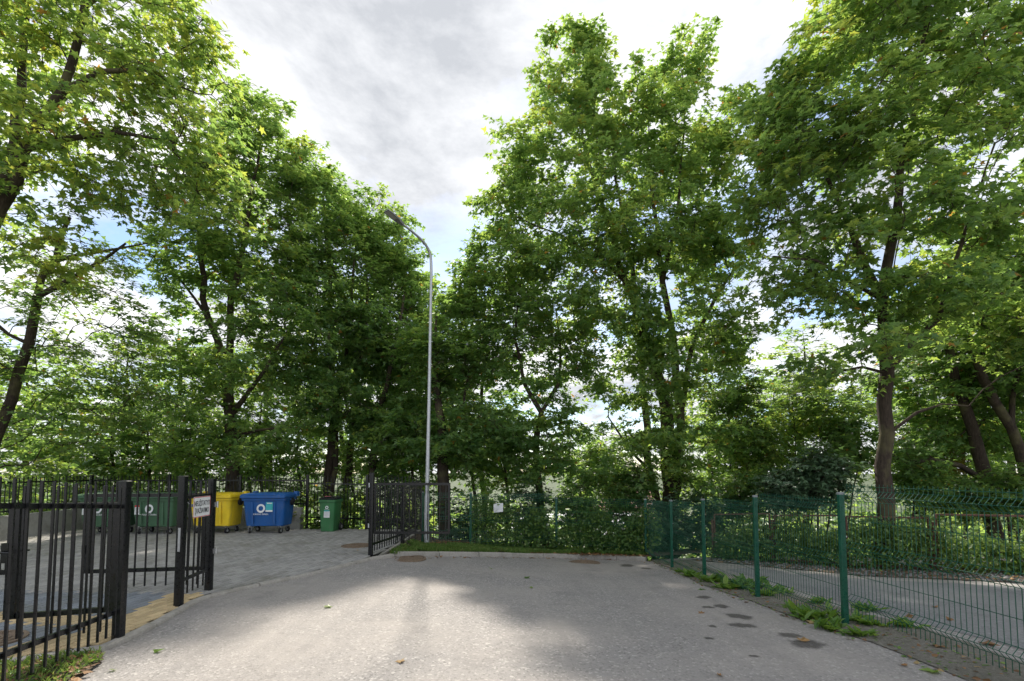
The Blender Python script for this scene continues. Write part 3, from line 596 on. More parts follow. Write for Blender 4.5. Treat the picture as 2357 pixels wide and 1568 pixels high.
tree('maple_tree', 'straight bare-trunked maple behind the rusty fence frames',
     [[(2034, 1330, 11.2, .19), (2040, 1150, 11.2, .17), (2042, 1000, 11.2, .155), (2042, 860, 11.2, .145), (2036, 760, 11.2, .13), (2030, 690, 11.2, .115), (2048, 580, 11.2, .105), (2070, 440, 11.2, .085), (2105, 250, 11.2, .06), (2130, 60, 11.2, .04), (2150, -150, 11.2, .02)],
      [(2030, 695, 11.2, .09), (1990, 610, 11.2, .08), (1955, 520, 11.3, .06), (1900, 400, 11.5, .04), (1870, 250, 11.6, .02)], [(2045, 830, 11.2, .07), (2100, 785, 10.9, .065), (2160, 735, 10.7, .055), (2185, 640, 10.6, .045), (2230, 500, 10.6, .03), (2290, 330, 10.6, .015)],
      [(2050, 965, 11.2, .04), (2110, 950, 11, .033), (2170, 930, 10.8, .02), (2230, 935, 10.8, .012)], [(2030, 700, 11.2, .05), (1960, 650, 11, .04), (1880, 600, 11, .03), (1780, 590, 11.2, .015)], [(2036, 855, 11.2, .04), (1985, 845, 11, .03), (1900, 860, 10.9, .015)]],
     [(1850, 180, 11.6, 75, 100, 1.4), (1790, 260, 11.6, 60, 100, 1.2), (1960, 70, 11.3, 110, 110, 1.8), (2100, 40, 11.2, 120, 120, 2), (2260, 110, 10.9, 120, 130, 2), (1900, 330, 11.4, 130, 90, 1.8), (2060, 260, 11, 150, 110, 2.2), (2220, 340, 10.7, 130, 110, 2), (1790, 430, 11.6, 90, 100, 1.6), (1960, 500, 11, 150, 90, 2), (2140, 510, 10.7, 130, 90, 2), (2300, 520, 10.6, 90, 110, 1.8), (1850, 620, 11.2, 120, 80, 1.8), (2050, 670, 10.6, 150, 60, 1.7), (2220, 700, 10.5, 130, 80, 1.7), (1960, 820, 10.7, 130, 50, 1.5), (2050, -130, 11.2, 200, 90, 2.2), (2350, 200, 10.6, 60, 200, 2), (2330, 760, 10.8, 80, 120, 1.6)],
     660, 5, 11, .155, .52, 30)
tree('maple_tree', 'dark leaning maple with low sideways bough beside the right edge',
     [[(2310, 1330, 13.5, .2), (2272, 1110, 13.5, .165), (2238, 985, 13.5, .14), (2198, 870, 13.5, .11), (2172, 760, 13.6, .1), (2150, 620, 13.8, .05)], [(2265, 1090, 13.5, .08), (2210, 1072, 13.3, .07), (2150, 1058, 13.2, .06), (2085, 1066, 13.2, .06), (2040, 1040, 13.2, .03)], [(2215, 920, 13.5, .07), (2260, 820, 13.4, .05), (2290, 700, 13.4, .03)]],
     [(2180, 740, 14, 140, 80, 1.8), (2290, 840, 14, 100, 80, 1.8), (2120, 870, 14.2, 100, 70, 1.6), (2200, 980, 14.5, 110, 50, 1.4), (2330, 1000, 14.5, 80, 60, 1.4), (2100, 1010, 13.8, 60, 35, 1)],
     240, 5, 16, .15, .36, 31, tmpl=LEAF4)
tree('maple_tree', 'crooked dark maple partly cut off by the right edge',
     [[(2420, 1330, 12.8, .15), (2358, 1080, 12.8, .135), (2328, 985, 12.8, .11), (2262, 870, 12.8, .11), (2235, 770, 13, .07), (2240, 640, 13.2, .03)], [(2320, 970, 12.8, .07), (2345, 850, 12.8, .05), (2370, 700, 12.8, .03)]],
     [(2350, 640, 12.8, 100, 110, 1.8), (2250, 620, 13.2, 90, 90, 1.6), (2350, 880, 13, 90, 90, 1.6)],
     150, 5, 16, .15, .4, 32, tmpl=LEAF4)
GB = 'trees on the slope beyond the fences'
k = 40
for nm, px, top, w, yy, tn in (('far-left pale tree on the slope seen past the slanting trunk', 60, 800, 150, 22, .5), ('pale tree on the slope left of the brown-trunked maple', 290, 760, 130, 24, .45), ('loose tree on the slope directly above the dark green containers', 410, 720, 110, 21, .4),
        ('tree on the slope filling between the yellow and blue containers', 620, 640, 130, 22, .35), ('tree on the slope behind the double-stemmed maple', 790, 600, 140, 24, .35), ('tree on the slope directly behind the tall lamp post', 970, 700, 110, 23, .35),
        ('tree on the slope left of the forked maple above the paper notice', 1110, 700, 110, 22, .35), ('small tree on the slope in the bright gap left of the largest maple', 1350, 1010, 70, 21, .4), ('tree on the slope behind the right stems of the largest maple', 1640, 820, 110, 23, .42),
        ('sunlit tree on the slope left of the straight bare trunk', 1850, 740, 140, 21, .58), ('sunlit tree on the slope right of the straight bare trunk', 2110, 720, 140, 20, .55), ('tree on the slope at the far right edge behind the crooked maple', 2330, 600, 120, 20, .45)):
    h = 1150 - top; k += 1
    tree('slope_tree', nm, [[(px, 1420, yy, .16), (px + 6, 1150, yy, .14), (px - 8, 1150 - h * .4, yy, .1), (px + 5, 1150 - h * .7, yy, .06), (px, top + 40, yy, .02)]],
         [(px, top + h * .2, yy, w * .62, h * .2, 2), (px - w * .3, top + h * .45, yy, w * .75, h * .2, 2.4), (px + w * .35, top + h * .52, yy, w * .75, h * .2, 2.4), (px, top + h * .8, yy - .5, w, h * .16, 2.2)],
         int(40 + h * w / 950), 5, 10, .21, tn, k, tmpl=LEAF4, group=GB, spread=.8, trunk_sides=7)
GS = 'shrubs growing along the fences'
for nm, px, py, rx, ry, yy, mt, tn, tips, lf in (
        ('leafy shrub behind the far left railings above the low wall', 60, 1130, 110, 60, 16.5, 'leaf', .55, 50, .12), ('sunny shrub behind the railings above the first green container', 230, 1120, 110, 55, 16.8, 'leaf', .6, 50, .12), ('sunny shrub behind the railings above the second green container', 390, 1120, 90, 60, 17, 'leaf', .62, 45, .12),
        ('shrub behind the railings above the blue container', 640, 1150, 90, 60, 17, 'leaf', .5, 50, .12), ('shrub behind the railings around the small green wheeled bin', 775, 1170, 90, 60, 16.3, 'leaf', .45, 55, .12), ('dark shrub behind the tall gate post', 905, 1150, 70, 70, 15.6, 'leaf_dark', .5, 50, .11),
        ('low leafy shrub left of the paper notice behind the mesh', 1075, 1200, 60, 60, 14.8, 'leaf_dark', .6, 55, .1), ('dark leafy shrub right of the paper notice', 1225, 1170, 60, 65, 14.7, 'leaf_dark', .5, 60, .11), ('green maple sapling behind the middle of the back fence', 1340, 1170, 80, 60, 14.7, 'leaf', .35, 75, .12),
        ('leafy sapling left of the fence corner', 1430, 1190, 60, 70, 14.4, 'leaf', .4, 70, .11), ('dark shrub filling the fence corner', 1520, 1200, 60, 70, 13.9, 'leaf_dark', .5, 70, .11), ('dim leafy shrub behind the second mesh panel', 1620, 1190, 80, 70, 14.3, 'leaf_dark', .6, 80, .12),
        ('bright young maple left of the blue-green shrub', 1740, 1000, 110, 85, 15.5, 'leaf', .55, 160, .125), ('bright young maple above the blue-green shrub', 1850, 920, 130, 80, 16, 'leaf', .6, 150, .125), ('low green shrub behind the rusty frames under the bright young maple', 1720, 1130, 90, 50, 14.2, 'leaf', .35, 80, .12),
        ('blue-green shrub with pale leaf undersides before the bare trunk', 1890, 1085, 75, 60, 12.4, 'leaf_dark', .85, 80, .13), ('lower dark bush merging with the blue-green shrub', 1815, 1120, 80, 45, 12.8, 'leaf_dark', .7, 70, .12), ('leafy sapling in the bright gap right of the largest maple', 1690, 900, 80, 60, 15.6, 'leaf', .45, 80, .125), ('leafy sapling below the sunlit crowns left of the bare trunk', 1940, 990, 90, 80, 14.5, 'leaf', .4, 110, .125), ('low maple shoots under the largest maple', 1450, 1110, 80, 50, 14.9, 'leaf', .4, 80, .12), ('dim leafy sapling right of the bare trunk', 2110, 1080, 70, 60, 13.0, 'leaf', .35, 70, .12), ('yellowing thin bush between the bare trunk and leaning maple', 2165, 1020, 75, 80, 15.5, 'leaf_yellow', .5, 70, .11), ('dim bush at the foot of the leaning maple', 2200, 1130, 110, 45, 13.2, 'leaf', .35, 80, .12), ('dim bush by the right edge behind the creeper', 2330, 1120, 80, 60, 12.5, 'leaf', .35, 70, .12)):
    k += 1
    by = 1085 + (1.7 + 0.6 + max(0, .34 * (yy - 14.3))) * F / yy + 10
    tree('shrub', nm, [[(px, by, yy, .035), (px - rx * .1, (by + py) / 2, yy, .03), (px - rx * .2, py, yy, .015)], [(px, by - 20, yy, .025), (px + rx * .25, (by + py) / 2, yy, .02), (px + rx * .4, py, yy, .01)]],
         [(px, py, yy, rx, ry, rx * yy / F * .8), (px, py + ry * .7, yy, rx * .8, ry * .6, rx * yy / F * .7)], tips, 4, 12, lf, tn, k, mat=mt, tmpl=LEAF4, cat='shrub', group=GS, spread=.38, trunk_sides=6, shell=.6)

GP = 'slim young trees crowding behind the fences'
for nm, px, top, w, yy in (('thin young tree above the far left end of the low wall', 150, 860, 80, 17), ('thin young tree between the two green containers', 262, 900, 80, 17.5), ('thin young tree behind the second green container', 345, 880, 80, 18), ('thin young tree rising left of the yellow container', 440, 900, 70, 17.5), ('thin young tree directly right of the brown-trunked maple', 600, 880, 80, 17), ('slender young tree just left of the blue container lid', 575, 960, 60, 18.5), ('slender young tree right of the blue container', 690, 900, 80, 18.5),
        ('slender young tree rising right of the wheeled bin', 812, 930, 70, 19.5), ('slender young tree behind the hinge side of the open gate leaf', 890, 930, 70, 18), ('slender young tree just left of the lamp post', 950, 900, 60, 17.5), ('slender young tree between lamp post and paper notice', 1090, 900, 70, 17), ('slender young tree right above the paper notice', 1165, 930, 60, 16.5), ('slender young tree in the gap left of the largest maple', 1400, 1000, 60, 17), ('slender young tree right of the largest maple', 1640, 930, 80, 17.5), ('slender young tree well left of the bare trunk', 1780, 860, 90, 18), ('slender young tree just right of the bare trunk', 2110, 900, 80, 16), ('slender young tree behind the leaning maple', 2220, 860, 80, 17)):
    h = 1120 - top; k += 1
    tree('young_tree', nm, [[(px, 1400, yy, .07), (px + 5, 1150, yy, .06), (px - 6, 1150 - h * .5, yy, .045), (px + 4, top + 30, yy, .015)]],
         [(px, top + h * .25, yy, w * .6, h * .25, 1.3), (px - w * .3, top + h * .6, yy, w * .8, h * .25, 1.4), (px + w * .3, top + h * .8, yy, w * .8, h * .22, 1.4)],
         54, 4, 11, .155, .42, k, tmpl=LEAF4, group=GP, spread=.6, trunk_sides=6)

def undergrowth():
    rg = np.random.RandomState(77); nc = 3400; x = rg.uniform(-24, 26, nc); y = 14.9 + rg.uniform(0, 1, nc) ** 1.3 * 17; keep = (np.abs(x) < y * 1.15) & ~((x > 4.5) & (y < 15.2)); x, y = x[keep], y[keep]; nc = len(x)
    h = (.2 + 3.3 * rg.uniform(0, 1, nc) ** 1.4) * (0.7 + .3 * np.sin(x * 1.3) * np.cos(y * .9)); per = 12
    z = np.array([T(a, b) for a, b in zip(x, y)]) + h
    c = np.stack([x, y, z], 1); pos = np.repeat(c, per, 0) + rg.normal(0, 1, (nc * per, 3)) * np.array([.28, .28, .16]); m = len(pos)
    nr = np.stack([rg.normal(0, .4, m), rg.normal(-.15, .4, m), np.ones(m)], 1); dr = np.stack([rg.normal(0, 1, m), rg.normal(0, 1, m), np.full(m, -.4)], 1)
    me = leaf_mesh('undergrowth', M['leaf'], pos, nr, dr, .2 * rg.uniform(.6, 1.3, m), np.clip(np.repeat(rg.normal(.55, .15, nc), per) + rg.normal(0, .15, m), 0, .95), LEAF3)
    o = link(bpy.data.objects.new('undergrowth', me)); o['kind'] = 'stuff'; o['label'] = 'dense leafy undergrowth on the slope beyond the fences'; o['category'] = 'undergrowth'; STATS['leaf'] += m
undergrowth()

def valley_wood():
    rg = np.random.RandomState(78); nt = 420; y = 34 + rg.uniform(0, 1, nt) ** 1.5 * 190; x = rg.uniform(-1.25, 1.25, nt) * y; pos = []; cl = []
    for a, b_ in zip(x, y):
        n = int(90 if b_ < 80 else 45); r = rg.uniform(2.2, 4.2); u = rg.normal(size=(n, 3)); u /= np.linalg.norm(u, axis=1, keepdims=True); u *= rg.uniform(.5, 1, (n, 1)) ** .4
        pos.append(np.array([a, b_, T(a, b_) + r * .95]) + u * np.array([r, r, r * 1.05])); cl.append(np.full(n, rg.normal(.5, .16)))
    pos = np.concatenate(pos); cl = np.concatenate(cl); m = len(pos); c = rg.normal(size=(m, 3)) * .5 + np.array([0, -.2, .9])
    me = leaf_mesh('valley_wood', M['leaf'], pos, c, rg.normal(size=(m, 3)), rg.uniform(.6, 1.3, m), np.clip(cl + rg.normal(0, .12, m), 0, .95), LEAF3)
    o = link(bpy.data.objects.new('valley_wood', me)); o['kind'] = 'stuff'; o['label'] = 'distant wooded valley glimpsed between the trunks'; o['category'] = 'wood'; STATS['leaf'] += m
valley_wood()
# ------------------------------------------------------------------ far buildings down the slope
def house(name, label, x, y, w, d, z0, wall_h, roof_h, wall, roof, nwin, floors, rz):
    r = empty(name, (x, y, z0), rz); tag(r, label, 'building', 'houses in the valley')
    mb = MB(); mb.box((0, 0, wall_h / 2), (w, d, wall_h)); mb.build('wall', wall, r)
    mb = MB(); e = .5
    mb.add([(-w / 2 - e, -d / 2 - e, wall_h + .003), (w / 2 + e, -d / 2 - e, wall_h + .003), (w / 2 + e, d / 2 + e, wall_h + .003), (-w / 2 - e, d / 2 + e, wall_h + .003), (-w / 2 + 1.5, 0, wall_h + roof_h), (w / 2 - 1.5, 0, wall_h + roof_h)],
           [(0, 1, 5, 4), (2, 3, 4, 5), (1, 2, 5), (3, 0, 4), (3, 2, 1, 0)]); ro = mb.build('roof', roof, r, 0)
    mb = MB(); mb.box((w * .2, .6, wall_h + roof_h * .8), (.7, .6, 1.6)); mb.build('chimney', M['wall_pink'], ro)
    for f in range(floors):
        for i in range(nwin):
            xx = -w / 2 + w * (i + .5) / nwin; zz_ = 1.2 + f * 2.9
            mb = MB()
            for dx in (-.6, .6): mb.box((xx + dx, -d / 2 - .03, zz_ + .7), (.12, .12, 1.5))
            for dzz in (0, 1.4): mb.box((xx, -d / 2 - .033, zz_ + dzz), (1.3, .13, .1))
            wi = mb.build('window', M['white'], r)
            mb = MB(); mb.box((xx, -d / 2 - .01, zz_ + .7), (1.1, .06, 1.36)); mb.build('pane', M['pane'], wi)
house('valley_house', 'pale low building with light grey roof down behind the back fence', 9.0, 62, 17, 10, -11.0, 5.4, 2.0, M['wall_pale'], M['roof_grey'], 5, 2, .1)
house('valley_house', 'pink building with red roof beyond the largest maple', 19, 78, 9, 9, -11.2, 7.4, 2.4, M['wall_pink'], M['roof_red'], 4, 3, -.15)

# ------------------------------------------------------------------ black steel fences and gates
PH = 1.47
def picket_mesh(h):
    mb = MB(); s = .0085
    mb.loft([[Vector((a * s, b * s, z)) for a, b in ((-1, -1), (1, -1), (1, 1), (-1, 1))] for z in (0, h - .006)] + [[Vector((a * s * .7, b * s * .7, h)) for a, b in ((-1, -1), (1, -1), (1, 1), (-1, 1))]])
    me = bpy.data.meshes.new('picket'); me.from_pydata(mb.v, [], mb.f); me.materials.append(M['black']); return me
PK = {}
def picket(root, x, y, z, h, rz):
    h = round(h, 2)
    if h not in PK: PK[h] = picket_mesh(h)
    o = bpy.data.objects.new('picket', PK[h]); o.location = (x, y, z); o.rotation_euler.z = rz; link(o, root)
def post(root, x, y, z0, z1, s=.084, rz=0.0, mat='black'):
    mb = MB(); h = z1 - z0; sec = lambda q, z: [v for v in rrect(q, q, .008, z, 2)]
    mb.loft([sec(s, 0), sec(s, h - .012)]); mb.loft([sec(s + .008, h - .012), sec(s + .008, h - .003), sec(s - .02, h + .004)])
    o = mb.build('post', M[mat], root); o.location = (x, y, z0); o.rotation_euler.z = rz; return o
def rail(root, a, b, w=.03, h=.04, name='rail'):
    mb = MB(); mb.bar(a, b, w, h); return mb.build(name, M['black'], root)
def panel(root, a, b, z0a, z0b, rails=(.21, 1.27), ph=PH, gap=.112, ends=.06, bars_top=None):
    """pickets and rails from a to b (x,y); z0 = foot of the pickets at each end"""
    a, b = Vector((*a, 0)), Vector((*b, 0)); d = b - a; L = d.length; d /= L; rz = math.atan2(d.y, d.x); nrm = Vector((-d.y, d.x, 0)); off = nrm * .0
    for r in rails: rail(root, a + off + Vector((0, 0, z0a + r)), b + off + Vector((0, 0, z0b + r)))
    n = max(1, round((L - 2 * ends) / gap))
    for i in range(n + 1):
        t = (ends + (L - 2 * ends) * i / n) / L; p = a.lerp(b, t) + nrm * .027; z = z0a * (1 - t) + z0b * t
        picket(root, p.x, p.y, z, ph if bars_top is None else bars_top - z, rz)
P1, P2, P3, PF = (-4.011, 5.03), (-4.246, 6.265), (-4.36, 7.056), (-2.874, 9.943)
r = empty('picket_fence'); tag(r, 'tall black picket fence panel nearest the camera over the grass corner', 'fence')
post(r, P1[0], P1[1], -.05, 1.6); panel(r, (P1[0] + .005, P1[1] - .06), (-3.30, 2.2), .07, .28, gap=.146)
post(r, -3.27, 2.12, -.05, 1.6)
def leaf(name, label, hinge, tip, z0, rails, stile_w=.05, gap=.128, top=None, pk_from=0.0, frame_top=None):
    r = empty(name); tag(r, label, 'gate'); a, b = Vector((*hinge, 0)), Vector((*tip, 0)); d = (b - a).normalized(); nrm = Vector((-d.y, d.x, 0)); rz = math.atan2(d.y, d.x); L = (b - a).length
    for z in rails: rail(r, a + Vector((0, 0, z0 + z)), b + Vector((0, 0, z0 + z)), .05, .05)
    for p in (a, b):
        mb = MB(); mb.bar(p + Vector((0, 0, z0 + rails[0] - .021)), p + Vector((0, 0, z0 + rails[1] + .021)), stile_w, stile_w, up=nrm); mb.build('stile', M['black'], r)
    n = round((L - .14) / gap)
    for i in range(n + 1):
        p = a.lerp(b, (.07 + (L - .14) * i / n) / L) + nrm * .034; picket(r, p.x, p.y, z0, (top or PH), rz)
    return r
g = leaf('pedestrian_gate', 'narrow black picket gate with lever handle swung open into the yard', (P1[0] - .075, P1[1] - .015), (-4.85, 4.77), .09, (.21, 1.27), .085)
mb = MB(); mb.box((-4.87, 4.715, .86), (.07, .05, .3)); lk = mb.build('lock_case', M['black'], g)
mb = MB(); mb.tube([(-4.87, 4.69, .93), (-4.87, 4.635, .93), (-4.755, 4.625, .925)], .009, 8); mb.tube([(-4.87, 4.75, .93), (-4.87, 4.805, .93), (-4.755, 4.815, .925)], .009, 8); mb.build('handle', M['black'], g)
mb = MB(); mb.box((-4.87, 4.687, .79), (.03, .004, .06)); mb.build('key_plate', M['steel'], g)
r = empty('sign_panel_fence'); tag(r, 'short black picket panel between two posts, carrying the white sign', 'fence')
post(r, *P2, -.05, 1.64); post(r, *P3, -.05, 1.59); panel(r, (P2[0] - .008, P2[1] + .055), (P3[0] + .008, P3[1] - .055), .09, .09, gap=.135)
mb = MB(); mb.box((P2[0] + .004, P2[1] - .0445, .83), (.03, .004, .3)); mb.build('strike_plate', M['galv'], r)
for zz_ in (1.22, .55):
    mb = MB(); mb.box((P3[0] + .045, P3[1] + .02, zz_), (.025, .04, .07)); mb.cyl((P3[0] + .07, P3[1] + .03, zz_), .012, .09); mb.build('hinge', M['steel'], r)
g = leaf('double_gate_leaf', 'black picket gate leaf swung back into the yard before the green containers', (P3[0] - .08, P3[1] + .0), (-5.9, 6.81), .09, (.22, 1.27), .07)
mb = MB(); mb.box((-5.93, 6.79, .62), (.05, .06, .12)); mb.build('bolt', M['black'], g)
mb = MB(); mb.tube([(-4.72, 6.93, 1.42), (-4.66, 6.91, 1.3), (-4.56, 6.91, 1.22), (-4.5, 6.93, 1.24), (-4.42, 6.97, 1.235)], .007, 6); mb.cyl((-4.55, 6.91, 1.215), .022, .03, 'Y', 10); c_ = mb.build('cable', M['lamp_grey']); tag(c_, 'thin cable and small lock looped over the inner gate rail', 'cable')
g = leaf('double_gate_leaf', 'black picket gate leaf standing open over the verge kerb', (PF[0] + .075, PF[1] + .02), (-1.29, 9.97), .29, (.16, 1.15), .045, top=1.14)
r = empty('side_fence'); tag(r, 'black picket fence running back from the gate post down the verge slope', 'fence')
post(r, *PF, -.08, 1.67); post(r, -2.62, 11.7, V(-2.5, 11.7) - .05, 1.33); post(r, -2.6, 14.1, V(-2.6, 14.1) - .05, 1.15)
panel(r, (PF[0] + .005, PF[1] + .06), (-2.625, 11.64), .05, V(-2.5, 11.7) + .09, rails=(.16, 1.13), ph=1.32, gap=.13); panel(r, (-2.615, 11.76), (-2.605, 14.04), V(-2.5, 11.7) + .09, V(-2.6, 14.1) + .09, rails=(.2, 1.2), ph=1.38, gap=.13)
for zz_ in (1.42, .6):
    mb = MB(); mb.box((PF[0] - .045, PF[1] - .02, zz_), (.02, .04, .09)); mb.cyl((PF[0] - .034, PF[1] - .055, zz_), .012, .08); mb.build('hinge', M['galv'], r)
# low wall and the railings behind the bins
wl_ = empty('retaining_wall'); tag(wl_, 'low grey concrete wall behind the containers', 'wall')
mb = MB(); mb.bar((-13.0, 14.95, .14), (-6.45, 14.95, .14), .2, .9); mb.build('wall_section', M['concrete'], wl_)
mb = MB(); mb.bar((-12.25, 9.5, .14), (-13.02, 15.05, .14), .2, .905); mb.build('wall_section', M['concrete'], wl_)
r = empty('back_railing'); tag(r, 'long black picket railing on the low wall behind the containers', 'fence')
for px in (-13.0, -10.6, -8.4, -6.32): post(r, px, 15.0, .585 if px < -6.4 else -.05, 1.6, .08)
for a, b in ((-13.0, -10.6), (-10.6, -8.4), (-8.4, -6.32)): panel(r, (a + .05, 15.0), (b - .05, 15.0), .64, .64, rails=(.06, .78), ph=.93)
panel(r, (-12.3, 9.5), (-13.0, 14.9), .64, .64, rails=(.06, .78), ph=.93, gap=.13)
r = empty('rear_railing'); tag(r, 'tall black picket railing behind the small green wheeled bin', 'fence')
panel(r, (-6.27, 15.0), (-4.4, 14.62), .04, .03, rails=(.25, 1.28), ph=1.52); post(r, -4.36, 14.6, -.05, 1.6, .08); panel(r, (-4.32, 14.6), (-2.66, 14.25), .03, .03, rails=(.25, 1.28), ph=1.52)

# ------------------------------------------------------------------ sign on the panel
def sign():
    a, b = Vector((P2[0], P2[1], 0)), Vector((P3[0], P3[1], 0)); d = (b - a).normalized(); nrm = Vector((d.y, -d.x, 0)); c = a.lerp(b, .56) + nrm * .03 + Vector((0, 0, 1.215))
    R = Matrix((d, Vector((0, 0, 1)), nrm)).transposed().to_4x4(); root = empty('warning_sign', c); root.matrix_world = Matrix.Translation(c) @ R
    tag(root, 'white sign with red border and black capitals hung on the short panel', 'sign')
    w, h = .47, .28
    mb = MB(); mb.loft([[Vector((v.x, v.y, z)) for v in rrect(w, h, .025, 0)] for z in (0, .004)]); mb.build('plate', M['white'], root)
    mb = MB(); o = rrect(w - .006, h - .006, .022, .0052); i = rrect(w - .022, h - .022, .015, .0052); n = len(o)
    mb.add(o + i, [(k, (k + 1) % n, n + (k + 1) % n, n + k) for k in range(n)]); mb.build('border', M['red'], root, 0)
    text_mesh('lettering', 'NEUŽSTATYTI', .1, M['ink'], root, Matrix.Translation((0, .045, .0055)), .68); text_mesh('lettering', 'ĮVAŽIAVIMO', .1, M['ink'], root, Matrix.Translation((0, -.055, .0055)), .68)
sign()

# ------------------------------------------------------------------ containers
def wheel(root, x, y, r, ang, rot=True):
    mb = MB(); c, s = math.cos(ang), math.sin(ang); fz = .2
    e = bpy.data.objects.new('wheel', None)
    mb.cyl((0, 0, r), r, .045, 'X', 20); w = mb.build('wheel', M['rubber'], root); w.location = (x, y, 0); w.rotation_euler.z = ang
    mb = MB(); mb.cyl((0, 0, r), r * .45, .05, 'X', 14); mb.build('hub', M['steel'], w)
    mb = MB()
    for sx_ in (-.032, .032): mb.bar((sx_, .0, r), (sx_ * .95, -.035, .205), .004, .045, up=Vector((1, 0, 0)))
    mb.box((0, -.035, .208), (.085, .085, .008)); mb.build('fork', M['steel'], w)
def container(label, x, y, rz, mat, sticker, words=True):
    root = empty('waste_container', (x, y, .0), rz); root.scale = (.97, .97, 1.0); tag(root, label, 'bin', 'large four-wheeled waste containers in the yard')
    mb = MB(); secs = []
    for z, w, d, cy in ((.2, 1.0, .58, .02), (.215, 1.04, .62, .02), (.5, 1.1, .66, .01), (.88, 1.16, .72, 0), (.93, 1.17, .73, 0)): secs.append(rrect(w, d, .07, z, 5, 0, cy))
    mb.loft(secs); body = mb.build('body', mat, root)
    mb = MB(); mb.loft([rrect(1.2, .76, .06, .9, 5), rrect(1.23, .79, .06, .905, 5), rrect(1.24, .8, .06, .965, 5)]); mb.build('rim', mat, root)
    for sx_ in (-1, 1):
        mb = MB(); mb.loft([rrect(.16, .5, .03, .19, 3, sx_ * .4, 0), rrect(.2, .56, .03, .235, 3, sx_ * .41, 0)]); mb.build('foot_rail', mat, root)
        mb = MB(); mb.bar((sx_ * .3, -.345, .27), (sx_ * .315, -.372, .86), .05, .02, up=Vector((0, 1, 0))); mb.build('rib', mat, root)
    # lid: shallow dome with raised field and lifting lip, hinged at the back
    mb = MB(); mb.loft([rrect(1.25, .83, .05, .968, 4, 0, -.01), rrect(1.27, .86, .05, .98, 4, 0, -.02), rrect(1.27, .86, .05, 1.05, 4, 0, -.02), rrect(1.2, .8, .07, 1.085, 4, 0, -.0), rrect(1.0, .62, .1, 1.105, 4, 0, .04), rrect(.5, .3, .1, 1.115, 4, 0, .08)]); lid = mb.build('lid', mat, root, 45)
    mb = MB(); mb.loft([rrect(.78, .1, .03, 1.06, 3, -.02, -.41), rrect(.74, .06, .02, 1.098, 3, -.02, -.395)]); mb.build('lid_grip', mat, lid)
    for sx_ in (-1, 1):
        mb = MB(); mb.loft([rrect(.1, .2, .02, 1.0, 3, sx_ * .62, .38), rrect(.1, .2, .02, 1.13, 3, sx_ * .6, .4)]); mb.build('hinge', mat, lid)
        mb = MB(); mb.cyl((sx_ * .63, 0.06, .84), .085, .06, 'X', 22); mb.box((sx_ * .62, .06, .92), (.05, .12, .08)); tr = mb.build('side_bracket', M['rubber'], root)
        mb = MB(); mb.cyl((sx_ * .67, .06, .86), .022, .07, 'X', 12); mb.build('trunnion', M['rubber'], tr)
    for sx_, sy_, a in ((-1, -1, .5), (1, -1, -.3), (-1, 1, 1.2), (1, 1, 1.0)): wheel(root, sx_ * .43, sy_ * .23 + .01, .078, a)
    # ring emblem, name and sticker on the front
    Rf = Matrix.Rotation(math.pi / 2 - .058, 4, 'X'); fx = -.07
    def fr(x_, z_): return Matrix.Translation((x_, -.317 - (z_ - .2) * .065 - .012, z_)) @ Rf
    mb = MB(); n = 40; Mx = fr(fx, .69)
    o = [Mx @ Vector((.118 * math.cos(t), .118 * math.sin(t), 0)) for t in np.linspace(0, 2 * math.pi, n, endpoint=False)]; i = [Mx @ Vector((.066 * math.cos(t), .066 * math.sin(t), 0)) for t in np.linspace(0, 2 * math.pi, n, endpoint=False)]
    mb.add(o + i, [(k, (k + 1) % n, n + (k + 1) % n, n + k) for k in range(n)]); mb.build('emblem', M['white'], root, 0)
    if words: text_mesh('lettering', 'KAUNO ŠVARA', .064, M['white'], root, fr(fx, .53), .95)
    if sticker == 'blue':
        mb = MB(); mb.loft([[fr(.165, .73) @ Vector((a * .098, b * .13, c)) for a, b in ((-1, -1), (1, -1), (1, 1), (-1, 1))] for c in (0, .002)]); s_ = mb.build('sticker', M['teal'], root, 0)
        mb = MB(); mb.loft([[fr(.165, .73) @ Vector((a * .098, -.13 + .022 * (1 + b), c)) for a, b in ((-1, -1), (1, -1), (1, 1), (-1, 1))] for c in (.003, .004)]); mb.loft([[fr(.17, .73) @ Vector((a * .07, .1 + .012 * b, c)) for a, b in ((-1, -1), (1, -1), (1, 1), (-1, 1))] for c in (.003, .004)]); mb.build('sticker_print', M['white'], s_, 0)
    elif sticker == 'red':
        mb = MB(); mb.loft([[fr(-.385, .66) @ Vector((a * .095, b * .125, c)) for a, b in ((-1, -1), (1, -1), (1, 1), (-1, 1))] for c in (0, .002)]); s_ = mb.build('sticker', M['paper'], root, 0)
        mb = MB(); mb.loft([[fr(-.385, .66) @ Vector((a * .095, .1 + .026 * b, c)) for a, b in ((-1, -1), (1, -1), (1, 1), (-1, 1))] for c in (.003, .004)]); mb.build('sticker_print', M['red'], s_, 0)
        for q in range(4):
            mb = MB(); mb.loft([[fr(-.385, .66) @ Vector((-.07 + (.14 if a > 0 else 0) * (1 - .15 * (q % 2)), .03 - q * .035 + .003 * b, c)) for a, b in ((-1, -1), (1, -1), (1, 1), (-1, 1))] for c in (.003, .0036)]); mb.build('printed_line', M['greylines'], s_, 0)
    return root
container('dark green container leftmost in the row, by the end of the low wall', -11.08, 13.42, .04, M['bin_green'], 'red')
container('dark green container standing next to the yellow one', -9.72, 13.48, -.02, M['bin_green'], 'red')
container('yellow four-wheeled container with yellow lid', -8.24, 13.62, -.03, M['bin_yellow'], None)
container('blue four-wheeled container with turquoise sticker', -6.79, 13.62, .02, M['bin_blue'], 'blue')
